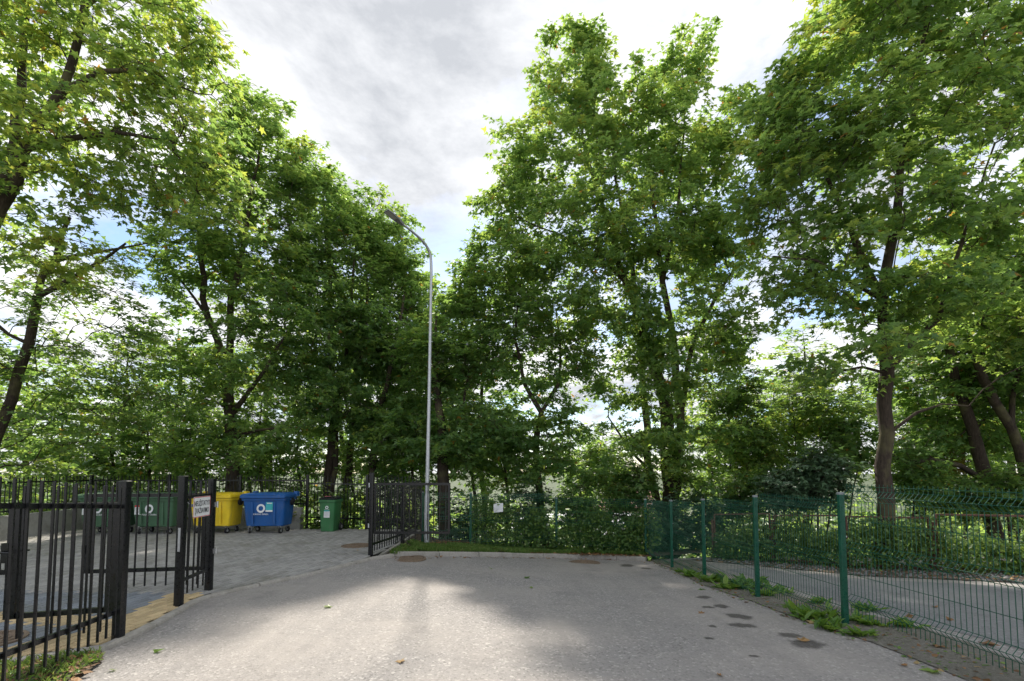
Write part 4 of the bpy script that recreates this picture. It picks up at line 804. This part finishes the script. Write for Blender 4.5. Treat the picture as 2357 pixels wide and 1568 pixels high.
def wheelie():
    root = empty('wheeled_bin', (-5.22, 14.0, 0), -.06); tag(root, 'small green two-wheeled bin with black bag under its lid', 'bin')
    mb = MB(); mb.loft([rrect(.36, .38, .04, .0, 4, 0, -.02), rrect(.375, .4, .04, .012, 4, 0, -.02), rrect(.46, .5, .045, .84, 4)]); mb.build('body', M['bin_green2'], root)
    mb = MB(); mb.loft([rrect(.47, .52, .04, .82, 4), rrect(.5, .55, .04, .83, 4), rrect(.505, .555, .04, .895, 4)]); mb.build('rim', M['bin_green2'], root)
    mb = MB(); secs = []; rg = random.Random(4)
    for z, w, d in ((.896, .47, .52), (.925, .49, .53), (.95, .46, .5), (.972, .36, .4), (.98, .2, .22)): secs.append([v + Vector((rg.uniform(-.006, .006), rg.uniform(-.006, .006), rg.uniform(-.008, .008))) for v in rrect(w, d, .06, z, 4)])
    mb.loft(secs); mb.build('lid', M['blackbag'], root, 25)
    mb = MB(); mb.loft([rrect(.2, .16, .05, .978, 3, -.04, -.08), rrect(.15, .1, .04, .992, 3, -.05, -.08)]); mb.build('torn_label', M['pink'], root)
    mb = MB(); mb.tube([(-.2, .27, .85), (-.2, .33, .88), (.2, .33, .88), (.2, .27, .85)], .014, 8); mb.build('handle', M['bin_green2'], root)
    for sx_ in (-1, 1):
        mb = MB(); mb.cyl((sx_ * .225, .2, .1), .1, .05, 'X', 22); w = mb.build('wheel', M['rubber'], root); mb = MB(); mb.cyl((sx_ * .225, .2, .1), .05, .056, 'X', 16); mb.build('hub', M['lamp_grey'], w)
    Rf = Matrix.Rotation(math.pi / 2 - .06, 4, 'X'); fr = lambda x_, z_: Matrix.Translation((x_, -.219 - z_ * .038 - .006, z_)) @ Rf
    n = 30; mb = MB(); Mx = fr(0, .68); o = [Mx @ Vector((.045 * math.cos(t), .045 * math.sin(t), 0)) for t in np.linspace(0, 2 * math.pi, n, endpoint=False)]; i = [Mx @ Vector((.025 * math.cos(t), .025 * math.sin(t), 0)) for t in np.linspace(0, 2 * math.pi, n, endpoint=False)]
    mb.add(o + i, [(k, (k + 1) % n, n + (k + 1) % n, n + k) for k in range(n)]); mb.build('emblem', M['white'], root, 0); text_mesh('lettering', 'KAUNO ŠVARA', .022, M['white'], root, fr(0, .62))
    q4 = ((-1, -1), (1, -1), (1, 1), (-1, 1))
    mb = MB(); mb.loft([[fr(0, .49) @ Vector((a * .085, b * .095, c)) for a, b in q4] for c in (0, .002)]); s_ = mb.build('sticker', M['paper'], root, 0)
    mb = MB(); mb.loft([[fr(0, .605 - .02) @ Vector((a * .075, b * .014, c)) for a, b in q4] for c in (.003, .004)]); mb.build('sticker_print', M['teal'], s_, 0)
    for q in range(6):
        mb = MB(); mb.loft([[fr(0, .49) @ Vector((a * .065, .055 - q * .022 + .002 * b, c)) for a, b in q4] for c in (.003, .0036)]); mb.build('printed_line', M['greylines'], s_, 0)
wheelie()

# ------------------------------------------------------------------ street lamp
def lamp():
    b = P(982, 1240, 12.2); zb = V(b.x, 12.2) - .02; root = empty('street_lamp', (b.x, 12.2, zb)); tag(root, 'tall grey steel street lamp with curved arm beside the open gate', 'lamp'); B = Vector((b.x, 12.2, zb))
    mb = MB(); mb.tube([(0, 0, 0), (0, 0, 1.25), (.004, 0, 1.3)], [.066, .064, .058], 18); mb.build('pole_base', M['galv'], root)
    top = P(993, 610, 12.2); a1 = P(990, 580, 12.13); a2 = P(975, 556, 11.92); a3 = P(950, 534, 11.64); a4 = P(924, 514, 11.36)
    arm = [(top - B) * .9, top - B, a1 - B, a2 - B, a3 - B, a4 - B]
    for _ in range(2): arm = [arm[0]] + [q for u_, w_ in zip(arm, arm[1:]) for q in (u_ * .75 + w_ * .25, u_ * .25 + w_ * .75)] + [arm[-1]]
    arm = [Vector((0, 0, 1.28)), (top - B) * .5] + arm
    mb = MB(); mb.tube(arm, [.054, .045] + [.037 - .012 * i_ / len(arm) for i_ in range(len(arm) - 2)], 14); mb.build('pole', M['galv'], root)
    e = P(889, 484, 11.0); d = (e - a4).normalized(); sd = d.cross(Vector((0, 0, 1))).normalized(); u = sd.cross(d)
    L = (e - a4).length
    def sec(s, w, t0, t1): p = a4 - B + d * s; return [p + sd * (-w) + u * t0, p + sd * w + u * t0, p + sd * w * .9 + u * t1, p - sd * w * .9 + u * t1]
    mb = MB(); mb.loft([sec(-.05, .034, -.03, .034), sec(.06, .055, -.028, .034), sec(.16, .085, -.024, .024), sec(L * .6, .095, -.024, .018), sec(L, .085, -.022, .0)]); hd = mb.build('lamp_head', M['lamp_grey'], root, 30)
    mb = MB(); mb.loft([sec(.18, .072, -.0275, -.0245), sec(L * .94, .072, -.026, -.0228)]); mb.build('lens', M['lamp_glass'], hd, 0)
    mb = MB(); mb.box((.0, -.066, .7), (.09, .006, .35)); mb.build('service_door', M['galv'], root)
lamp()

# ------------------------------------------------------------------ green welded mesh fences
def wire_profile(h):
    pts = [(0, 0)]
    for z in (.10, h * .5 - .05, h - .2): pts += [(0, z), (-.058, z + .06), (0, z + .12)]
    return pts + [(0, h)]
WM = {}
def vwire(h):
    h = round(h, 2)
    if h not in WM:
        mb = MB(); mb.tube([Vector((0, o, z)) for o, z in wire_profile(h)], .0034, 4, True); me = bpy.data.meshes.new('wire'); me.from_pydata(mb.v, [], mb.f); me.materials.append(M['green_coat']); WM[h] = me
    return WM[h]
def mesh_panel(root, a, b, ztop, h, single, hr=.0034):
    a, b = Vector((*a, 0)), Vector((*b, 0)); d = b - a; L = d.length; d /= L; rz = math.atan2(d.y, d.x); nrm = Vector((-d.y, d.x, 0)); z0 = ztop - h
    prof = wire_profile(h); hs = [(o, z) for o, z in prof[1:-1]] + [(0, h * .3), (0, h * .72), (0, h - .03)]
    mb = MB()
    for o, z in hs: mb.tube([a + nrm * (o + .005) + Vector((0, 0, z0 + z)), b + nrm * (o + .005) + Vector((0, 0, z0 + z))], hr, 5)
    pn = mb.build('mesh_panel', M['green_coat'], root, 60)
    n = round(L / .05); me = vwire(h); mj = MB()
    for i in range(n + 1):
        p = a.lerp(b, i / n)
        if single:
            o = bpy.data.objects.new('wire', me); o.location = (p.x, p.y, z0); o.rotation_euler.z = rz; link(o, pn)
        else:
            mj.tube([p + nrm * q + Vector((0, 0, z0 + z)) for q, z in prof], .0028, 3, False)
    if not single: o = mj.build('wires', M['green_coat'], pn, 60); o['kind'] = 'stuff'
def gpost(root, x, y, z0, z1):
    mb = MB(); mb.loft([rrect(.06, .06, .008, 0, 2), rrect(.06, .06, .008, z1 - z0, 2)]); o = mb.build('post', M['green_coat'], root); o.location = (x, y, z0)
    mb = MB(); mb.loft([rrect(.064, .064, .008, z1 - z0 - .01, 2), rrect(.064, .064, .008, z1 - z0 + .012, 2), rrect(.05, .05, .008, z1 - z0 + .018, 2)]); mb.build('cap', M['green_cap'], o)
    for zz_ in (.35, .95):
        if zz_ < z1 - z0 - .1:
            mb = MB(); mb.box((.036, -.01, z1 - z0 - .25 - zz_ + .1), (.012, .03, .02)); mb.build('clip', M['steel'], o)
gpts = [(4.12, 3.25, 1.6), (3.897, 5.764, 1.435), (3.714, 7.43, 1.316), (3.656, 9.31, 1.16), (3.568, 10.92, 1.04), (3.47, 12.66, .967)]
r = empty('mesh_fence'); tag(r, 'green welded mesh fence stepping down along the right side of the road', 'fence')
tops = [1.555, 1.374, 1.226, 1.08, .99]
for (x, y, zt) in gpts[1:]: gpost(r, x, y, A(x, y) - .05, zt)
gpost(r, 4.12, 3.2, -.1, 1.6)
for k_, (a, b) in enumerate(zip(gpts, gpts[1:])): mesh_panel(r, (b[0] + .045, b[1] - .05), (a[0] + .045, a[1] + .05), tops[k_], 1.5, True)
r = empty('mesh_fence'); tag(r, 'green mesh fence along the back of the verge, overgrown with vines', 'fence')
bp = [(-2.265, 12.335, 1.17), (-1.085, 12.78, 1.13), (1.237, 13.585, .95), (3.42, 12.76, .95)]
for (x, y, zt) in bp[:3]: gpost(r, x, y, V(x, y) - .1, zt)
for (a, b), tp in zip(zip(bp, bp[1:]), (1.17, 1.1, .98)): mesh_panel(r, (a[0] + .04, a[1] - .045), (b[0] - .04, b[1] - .045), tp, 1.4, False, .0045)
# paper notice
nt_ = empty('paper_notice', (P(1147, 1169, 12.84).x, 12.84, P(1147, 1169, 12.84).z)); tag(nt_, 'white paper notice in plastic sleeve tied to the vine-covered mesh', 'notice')
mb = MB(); mb.loft([[Vector((x * .125, z_ + .012 * math.sin(x * 2.3 + y * 2), y * .115 + .01 * x)) for x, y in ((-1, -1), (-.3, -1.03), (.4, -.97), (1, -1), (1, 1), (.35, .97), (-.3, 1.02), (-1, 1))] for z_ in (0, -.003)]); sh = mb.build('sheet', M['white'], nt_, 0)
for q in range(4):
    mb = MB(); mb.box((0.0, -.022, .05 - q * .03), (.15 - .03 * (q % 2), .0015, .004)); mb.build('printed_line', M['greylines'], nt_, 0)

# ------------------------------------------------------------------ rusty frame fence with creeper
r = empty('rusty_fence'); tag(r, 'low rusty steel frame fence overgrown with creeper across the drive', 'fence')
rgf = random.Random(8)
for (x0, y0), (x1, y1) in zip(rust_line, rust_line[1:]):
    L = math.hypot(x1 - x0, y1 - y0); n = max(1, round(L / 1.75))
    for i in range(n):
        a = Vector((x0 + (x1 - x0) * (i + .04) / n, y0 + (y1 - y0) * (i + .04) / n, 0)); b = Vector((x0 + (x1 - x0) * (i + .96) / n, y0 + (y1 - y0) * (i + .96) / n, 0)); za, zb = A(a.x, a.y) + .08, A(b.x, b.y) + .08; h = 1.08 + rgf.uniform(-.03, .03); t = rgf.uniform(-.04, .04)
        mb = MB(); c = [a + Vector((0, 0, za)), b + Vector((0, 0, zb + t)), b + Vector((0, 0, zb + h + t)), a + Vector((0, 0, za + h))]
        for q in range(4): mb.bar(c[q], c[(q + 1) % 4], .035, .035)
        fo = mb.build('frame', M['rust'], r)
        mb = MB(); mb.tube([a + Vector((-.06, 0, za - .3)), a + Vector((-.06, 0, za + .95))], .03, 8); mb.build('post', M['rust'], r)
def creeper(name, label, line, zfn, h, n, seed, size, mat, thick=.22, cat='vine', dens=None):
    rg = np.random.RandomState(seed); pts = np.array(line); seg = np.linalg.norm(np.diff(pts, axis=0), axis=1); tot = seg.sum(); cum = np.concatenate([[0], np.cumsum(seg)])
    nc = max(4, n // 14); cs = rg.uniform(0, tot, nc); cz = rg.uniform(0, 1, nc) ** .85; s = np.repeat(cs, 14) + rg.normal(0, .1, nc * 14); z = np.repeat(cz, 14) + rg.normal(0, .08, nc * 14); s = np.clip(s, 0, tot)
    x = np.interp(s, cum, pts[:, 0]); y = np.interp(s, cum, pts[:, 1]); hh = h * (0.78 + .2 * np.sin(s * 2.1 + seed) + .14 * np.sin(s * 6.3 + 2 * seed)); zb = np.array([zfn(a, b) for a, b in zip(x, y)])
    m = len(s); pos = np.stack([x + rg.normal(0, thick * .5, m), y + rg.normal(0, thick, m), zb + np.clip(z, -.02, 1.08) * hh], 1)
    nr = np.stack([rg.normal(0, .45, m), -0.55 + rg.normal(0, .4, m), .75 + rg.normal(0, .35, m)], 1); dr = np.stack([rg.normal(0, .6, m), rg.normal(0, .4, m), -1 + rg.normal(0, .3, m)], 1)
    root = empty(name, (float(x.mean()), float(y.mean()), float(zb.mean()))); inv = -np.array(root.location); tag(root, label, cat)
    me = leaf_mesh('foliage', M[mat], pos + inv, nr, dr, size * rg.uniform(.6, 1.3, m), np.clip(rg.normal(.5, .22, m), 0, .97), LEAF3); o = link(bpy.data.objects.new('foliage', me), root); o['kind'] = 'stuff'; STATS['leaf'] += m
    mb = MB()
    for q in range(max(3, int(tot * 3.5))):
        s0 = rg.uniform(0, tot); zz_ = 0; p = []
        for t in range(5): p.append(Vector((np.interp(s0, cum, pts[:, 0]), np.interp(s0, cum, pts[:, 1]) + rg.normal(0, thick * .5), zfn(np.interp(s0, cum, pts[:, 0]), np.interp(s0, cum, pts[:, 1])) + h * t / 4.2)) + Vector(inv)); s0 = float(np.clip(s0 + rg.normal(0, .18), 0, tot))
        mb.tube(p, [.009, .007, .006, .004, .003], 4, False)
    st_ = mb.build('stem', M['bark'], root, 60); st_['kind'] = 'stuff'
creeper('creeper', 'creeper covering the rusty frames behind the mesh, next to the fence corner', [(5.35, 12.95), (6.4, 11.95), (7.3, 11.05)], lambda x, y: A(x, y), 1.1, 5200, 61, .075, 'leaf_vine')
creeper('creeper', 'creeper covering the rusty frames right of the nearest green post', [(7.4, 11.0), (8.9, 10.4), (10.4, 9.85)], lambda x, y: A(x, y), 1.15, 6000, 62, .075, 'leaf_vine')
creeper('creeper', 'creeper covering the rusty frames at the right edge', [(10.4, 9.85), (12.2, 9.2), (13.6, 8.7)], lambda x, y: A(x, y), 1.2, 4200, 63, .075, 'leaf_vine')
creeper('climbing_vine', 'yellow-green vine hanging in strands around the paper notice', [(-1.0, 12.88), (-.2, 13.15), (.3, 13.32)], V, 1.5, 2600, 64, .06, 'leaf_vine', .14)
creeper('climbing_vine', 'leafy vine on the back mesh between two green posts', [(.3, 13.35), (1.2, 13.66), (2.3, 13.3)], V, 1.3, 2300, 65, .08, 'leaf_vine', .16)
creeper('climbing_vine', 'dense vine over the mesh at the fence corner', [(2.2, 13.3), (3.3, 12.9), (3.75, 12.6)], V, 1.4, 2600, 66, .075, 'leaf_vine', .16)

# ------------------------------------------------------------------ covers, stains, weeds, leaves, grass
def manhole(label, x, y, z, r, seed):
    root = empty('manhole_cover', (x, y, z)); tag(root, label, 'manhole'); n = 40
    mb = MB(); mb.tube([(0, 0, -.02), (0, 0, .006)], r, n); mb.build('cover', M['iron'], root, 40)
    for k_ in range(1, 5):
        mb = MB(); ro, ri = r * (k_ / 4.6 + .08), r * (k_ / 4.6 + .02); rings = []
        for rr_, zz_ in ((ro, .006), (ro, .012), (ri, .012), (ri, .006)): rings.append([Vector((rr_ * math.cos(t), rr_ * math.sin(t), zz_)) for t in np.linspace(0, 2 * math.pi, n, endpoint=False)])
        mb.loft(rings, False, False); mb.build('ridge', M['iron'], root, 30)
    mb = MB(); rings = [[Vector((rr_ * math.cos(t), rr_ * math.sin(t), zz_)) for t in np.linspace(0, 2 * math.pi, n, endpoint=False)] for rr_, zz_ in ((r + .012, -.02), (r + .012, .008), (r + .05, .007), (r + .055, -.02))]
    mb.loft(rings, False, False); mb.build('frame', M['iron'], root, 30)
p = gp(937, 1286); manhole('round rusty manhole cover in the asphalt below the open gate leaf', p.x, p.y, p.z + .004, .33, 1)
p = gp(1345, 1296); manhole('round brown manhole cover by the far kerb', p.x, p.y, p.z + .004, .33, 2)
manhole('dark manhole cover set in the pavers behind the gate post', -3.55, 11.2, .004, .3, 3)
manhole('manhole cover in the blue-grey pavers at the left edge', -5.3, 4.95, .004, .28, 4)
def stain(label, px, py, w, h, seed):
    c = gp(px, py); rg = random.Random(seed); hw = w * c.y / F / 2 * 1.25; e = gp(px, py - h / 2); f_ = gp(px, py + h / 2); hd = abs(e.y - f_.y) / 2 * 1.25; n = 26; k1, k2 = rg.uniform(0, 6), rg.uniform(0, 6)
    v = [(0, 0, A(c.x, c.y) + .0035 - c.z)]; fd = [1.0]
    for ring, fv in ((.45, .62), (1.0, 0.0)):
        for i in range(n):
            t = 2 * math.pi * i / n; q = (1 + .16 * math.sin(2 * t + k1) + .1 * math.sin(5 * t + k2) + rg.uniform(-.08, .08)) * ring; x, y = hw * q * math.cos(t), hd * q * math.sin(t); v.append((x, y, A(c.x + x, c.y + y) + .0035 - c.z)); fd.append(fv)
    mb = MB(); mb.add(v, [(0, 1 + i, 1 + (i + 1) % n) for i in range(n)] + [(1 + i, 1 + n + i, 1 + n + (i + 1) % n, 1 + (i + 1) % n) for i in range(n)]); o = mb.build('oil_stain', M['stain'], None, 0); o.location = c; tag(o, label, 'stain', 'dark stains on the asphalt')
    o.data.attributes.new('fade', 'FLOAT', 'POINT').data.foreach_set('value', fd)
for i, (lb, px, py, w, h) in enumerate((('damp dark patch near the far kerb corner', 1443, 1302, 36, 6), ('small dark patch beside the last green post', 1488, 1309, 22, 5), ('oval dark stain level with the second green post', 1620, 1375, 34, 7), ('left of two touching small dark stains', 1630, 1398, 26, 6), ('right of two touching small dark stains', 1660, 1396, 38, 8), ('upper of two large round dark stains', 1700, 1419, 48, 14), ('lower of two large oval dark stains', 1709, 1440, 54, 12), ('tiny dark stain left of the large round stains', 1640, 1442, 22, 5), ('small dark spot lower left of the round stains', 1632, 1470, 26, 5), ('long damp stain under a dry leaf', 1858, 1482, 66, 24), ('small damp stain above the dry leaf', 1820, 1463, 44, 14), ('lone dark spot near the bottom of the road', 1735, 1511, 24, 5))): stain(lb, px, py, w, h, 70 + i)

def weed(label, px, py, size, n, seed, fn=A, tm=LEAFB, mat='weed'):
    n = int(n * 1.5); size *= .88; c = gp(px, py, fn); rg = np.random.RandomState(seed); a = rg.uniform(0, 2 * math.pi, n); el = rg.uniform(.15, 1.0, n); d = np.stack([np.cos(a) * np.cos(el), np.sin(a) * np.cos(el), np.sin(el)], 1)
    up = np.stack([-np.cos(a) * np.sin(el), -np.sin(a) * np.sin(el), np.cos(el)], 1); pos = np.stack([rg.normal(0, size * .45, n), rg.normal(0, size * .3, n), np.full(n, .008)], 1)
    t2 = tm.copy(); t2[:, 0] *= 1.5
    me = leaf_mesh('weed_plant', M[mat], pos, up + rg.normal(0, .1, (n, 3)), d, size * rg.uniform(.55, 1.15, n), np.clip(rg.normal(.55, .2, n), 0, .95), t2)
    o = link(bpy.data.objects.new('weed_plant', me)); o.location = c; tag(o, label, 'weed', 'weeds along the green fence')
Wd = [('bushy weed left of the nearest green post', 1870, 1424, .26, 34), ('spreading weed at the front foot of the nearest green post', 1905, 1448, .2, 30), ('weed right of the nearest green post', 1965, 1430, .2, 20), ('low weed right of the post before the mesh', 2010, 1440, .2, 22), ('thin grassy tuft on the road edge right of the post', 1980, 1465, .16, 22), ('flat weed behind the bottom of the nearest mesh panel', 2090, 1445, .16, 22), ('weed behind the mesh beyond the nearest post', 1990, 1405, .18, 22),
      ('tall bright dock-like weed left of the second green post', 1722, 1352, .34, 34), ('wide low weed further left of the second green post', 1690, 1355, .28, 34), ('small weed right of the second green post', 1765, 1372, .2, 24), ('weed behind the mesh near the second post', 1800, 1365, .2, 20), ('weed at the foot of the third green post', 1640, 1340, .24, 30), ('small weed left of the third green post', 1595, 1328, .22, 24), ('tiny weed near the fourth green post', 1570, 1318, .16, 16), ('small seedling midway between the two nearest posts', 1820, 1400, .12, 12), ('weed patch behind the mesh left of the nearest post', 1890, 1390, .16, 22)]
for i, (lb, px, py, s, n) in enumerate(Wd): weed(lb, px, py, s, n, 90 + i)

def fallen(label, px, py, fn, tint, mat, seed, size=.1, grp=None):
    c = gp(px, py, fn); rg = np.random.RandomState(seed); a = rg.uniform(0, 6.28)
    t2 = LEAF5.copy(); t2[:, 2] = rg.uniform(0.0, .22, len(t2)); t2[0, 2] = .02
    me = leaf_mesh('fallen_leaf', M[mat], np.zeros((1, 3)), np.array([[rg.normal(0, .12), rg.normal(0, .12), 1.0]]), np.array([[math.cos(a), math.sin(a), 0]]), np.array([size]), np.array([tint]), t2)
    o = link(bpy.data.objects.new('fallen_leaf', me)); o.location = c + Vector((0, 0, .006)); tag(o, label, 'leaf', grp or 'leaves fallen on the asphalt')
Y0 = lambda x, y: 0.0
for i, q in enumerate((('bright green leaf lying alone left of centre on the sunny asphalt', 760, 1397, A, .9, 'weed', .11), ('green leaf on the asphalt near the black gate post foot', 355, 1503, A, .8, 'weed', .09), ('pale yellow leaf at the bottom of the sunny asphalt', 917, 1527, A, .9, 'litter', .09), ('tiny green leaf near the grass corner', 265, 1543, A, .9, 'weed', .06), ('dark green leaf in the shade below the far kerb', 1210, 1332, A, .3, 'leaf', .11), ('small green leaf just below the far kerb', 1133, 1311, A, .8, 'weed', .08), ('yellow leaf near the pale kerb stone', 1127, 1283, A, .95, 'litter', .09), ('pale leaf lying under the dark green leaf', 1226, 1354, A, .95, 'weed', .08),
        ('curled dry leaf left of the second green post', 1610, 1357, A, .3, 'leaf', .12), ('brown leaf left of the round stains', 1618, 1411, A, .6, 'litter', .09), ('dry curled leaf lying on the long damp stain', 1846, 1478, A, .85, 'litter', .12), ('orange leaf on the road edge at lower right', 2130, 1500, A, .75, 'litter', .09), ('rusty orange leaf above the cracked edge', 2075, 1531, A, .7, 'litter', .07), ('pale green leaf at the bottom right edge of the road', 2160, 1550, A, .95, 'weed', .14), ('clump-like brown leaf near the bottom of the mesh', 2150, 1488, A, .6, 'litter', .13), ('brown leaf at the very bottom right corner', 2260, 1566, A, .5, 'litter', .14),
        ('tan dead leaf by the weeds at the nearest post', 1870, 1437, A, .95, 'litter', .12), ('orange leaf left of the bottom of the road', 1652, 1555, A, .7, 'litter', .06), ('yellow leaf on the pavers in front of the blue container', 826, 1306 - 38, Y0, .95, 'litter', .09), ('small orange leaf near the weeds of the second post', 1770, 1388, A, .75, 'litter', .06), ('dry leaf beyond the mesh on the drive', 2085, 1420, A, .65, 'litter', .14), ('long heap-like brown leaf beyond the mesh at right', 2260, 1482, A, .5, 'litter', .18), ('brown leaf on the drive midway beyond the mesh', 2180, 1428, A, .55, 'litter', .14), ('rust-brown leaf on the drive near the gravel', 2150, 1398, A, .6, 'litter', .13))):
    fallen(q[0], q[1], q[2], q[3], q[4], q[5], 120 + i, q[6])

def scatter(name, label, cat, poly, fn, n, mat, size, seed, tmpl, upright=False, tint=(.5, .22), zoff=.01, patchy=False):
    rg = np.random.RandomState(seed); xs = [p[0] for p in poly]; ys = [p[1] for p in poly]; out = []
    while len(out) < n:
        x, y = rg.uniform(min(xs), max(xs)), rg.uniform(min(ys), max(ys))
        if patchy and math.sin(x * 5.1 + math.sin(y * 3.7) * 1.6) + math.sin(y * 7.3 + x * 1.9) < rg.uniform(-1.5, .6): continue
        if inside(x, y, poly): out.append((x, y, fn(x, y) + zoff))
    pos = np.array(out); a = rg.uniform(0, 6.28, n)
    if upright: d = np.stack([np.cos(a) * .5, np.sin(a) * .5, rg.uniform(.6, 1.2, n)], 1); nr = np.stack([-np.cos(a), -np.sin(a), np.full(n, .5)], 1)
    else: d = np.stack([np.cos(a), np.sin(a), rg.normal(0, .15, n)], 1); nr = np.stack([rg.normal(0, .3, n), rg.normal(0, .3, n), np.ones(n)], 1)
    me = leaf_mesh(name, M[mat], pos, nr, d, size * rg.uniform(.5, 1.3, n), np.clip(rg.normal(*tint, n), 0, .97), tmpl); o = link(bpy.data.objects.new(name, me)); o['kind'] = 'stuff'; o['label'] = label; o['category'] = cat; STATS['leaf'] += n
BL = LEAFB.copy(); BL[:, 0] *= .55
gpoly = [(-2.55, 10.0)] + [(x, y + .22) for x, y in far_k[1:]] + [(3.3, 12.55), (1.3, 13.4), (-1.0, 12.7), (-2.5, 12.3)]
scatter('grass', 'short green grass on the verge behind the far kerb', 'grass', gpoly, V, 10000, 'grass', .1, 131, BL, True, (.5, .3), .0, True)
scatter('ground_cover', 'low green plants along the foot of the back fence', 'plants', [(-.9, 12.5), (1.2, 13.0), (3.4, 12.4), (3.7, 13.2), (1.3, 13.9), (-1.0, 13.9)], V, 2600, 'leaf_vine', .09, 132, LEAF3, False, (.4, .2), .06)
scatter('leaf_litter', 'brown dead leaves and twigs below the back mesh fence', 'leaf litter', [(-2.4, 12.0), (-1.0, 12.1), (1.5, 12.7), (3.4, 12.2), (3.6, 13.0), (1.3, 13.6), (-2.4, 13.6)], V, 3200, 'litter', .08, 133, LEAF3)
scatter('corner_grass', 'grass and small plants in the near left corner under the railings', 'grass', [(p[0], p[1] - .02) for p in corner_poly[1:-2]] + [(-6, 2.0)], CZ, 5200, 'grass', .07, 134, BL, True, (.6, .22), -.01)
scatter('corner_plants', 'small leafy plants mixed in the near left grass corner', 'plants', [(p[0], p[1] - .02) for p in corner_poly[1:-2]] + [(-6, 2.0)], CZ, 1500, 'weed', .05, 135, LEAF3, False, (.6, .2), .015)
scatter('corner_litter', 'fallen brown leaves in the near left grass corner', 'leaf litter', [(-4.3, 4.3), (-3.9, 4.62), (-3.6, 4.3), (-3.45, 3.5), (-4.2, 3.1)], CZ, 240, 'litter', .07, 136, LEAF3)
scatter('gravel_litter', 'brown dead leaves strewn on the gravel beside the rusty fence', 'leaf litter', grav_poly, A, 2600, 'litter', .085, 137, LEAF3)
edge_drift = [(p.x - .12, p.y) for p in edge] + [(p.x + .75, p.y + .1) for p in edge[::-1]]
scatter('strip_litter', 'dead leaves and crumbs along the soil strip below the green mesh fence', 'leaf litter', edge_drift, A, 520, 'litter', .045, 138, LEAF3)
scatter('strip_plants', 'tiny green seedlings along the soil strip below the green mesh fence', 'plants', edge_drift, A, 700, 'weed', .035, 139, LEAF3, False, (.5, .2), .012)
scatter('kerb_litter', 'scattered dead leaves drifted along the far kerb', 'leaf litter', [(x, y - .25) for x, y in far_k] + [(x, y - .02) for x, y in far_k[::-1]], A, 90, 'litter', .06, 140, LEAF3)
def stones():
    rg = np.random.RandomState(5); mb = MB(); xs = [p[0] for p in grav_poly]; ys = [p[1] for p in grav_poly]; n = 0
    while n < 3200:
        x, y = rg.uniform(min(xs), max(xs)), rg.uniform(min(ys), max(ys))
        if not inside(x, y, grav_poly): continue
        s = rg.uniform(.012, .035); z = A(x, y) + .008; q = rg.uniform(-.35, .35, (6, 3)) * s
        v = [(s, 0, 0), (-s, 0, 0), (0, s, 0), (0, -s, 0), (0, 0, s * .8), (0, 0, -s * .5)]; mb.add([Vector(a) + Vector(b) + Vector((x, y, z + s * .25)) for a, b in zip(v, q)], [(0, 2, 4), (2, 1, 4), (1, 3, 4), (3, 0, 4)]); n += 1
    o = mb.build('gravel', M['gravel'], None, 0); o['kind'] = 'stuff'; o['label'] = 'grey gravel between the drive and the rusty fence'; o['category'] = 'gravel'
stones()
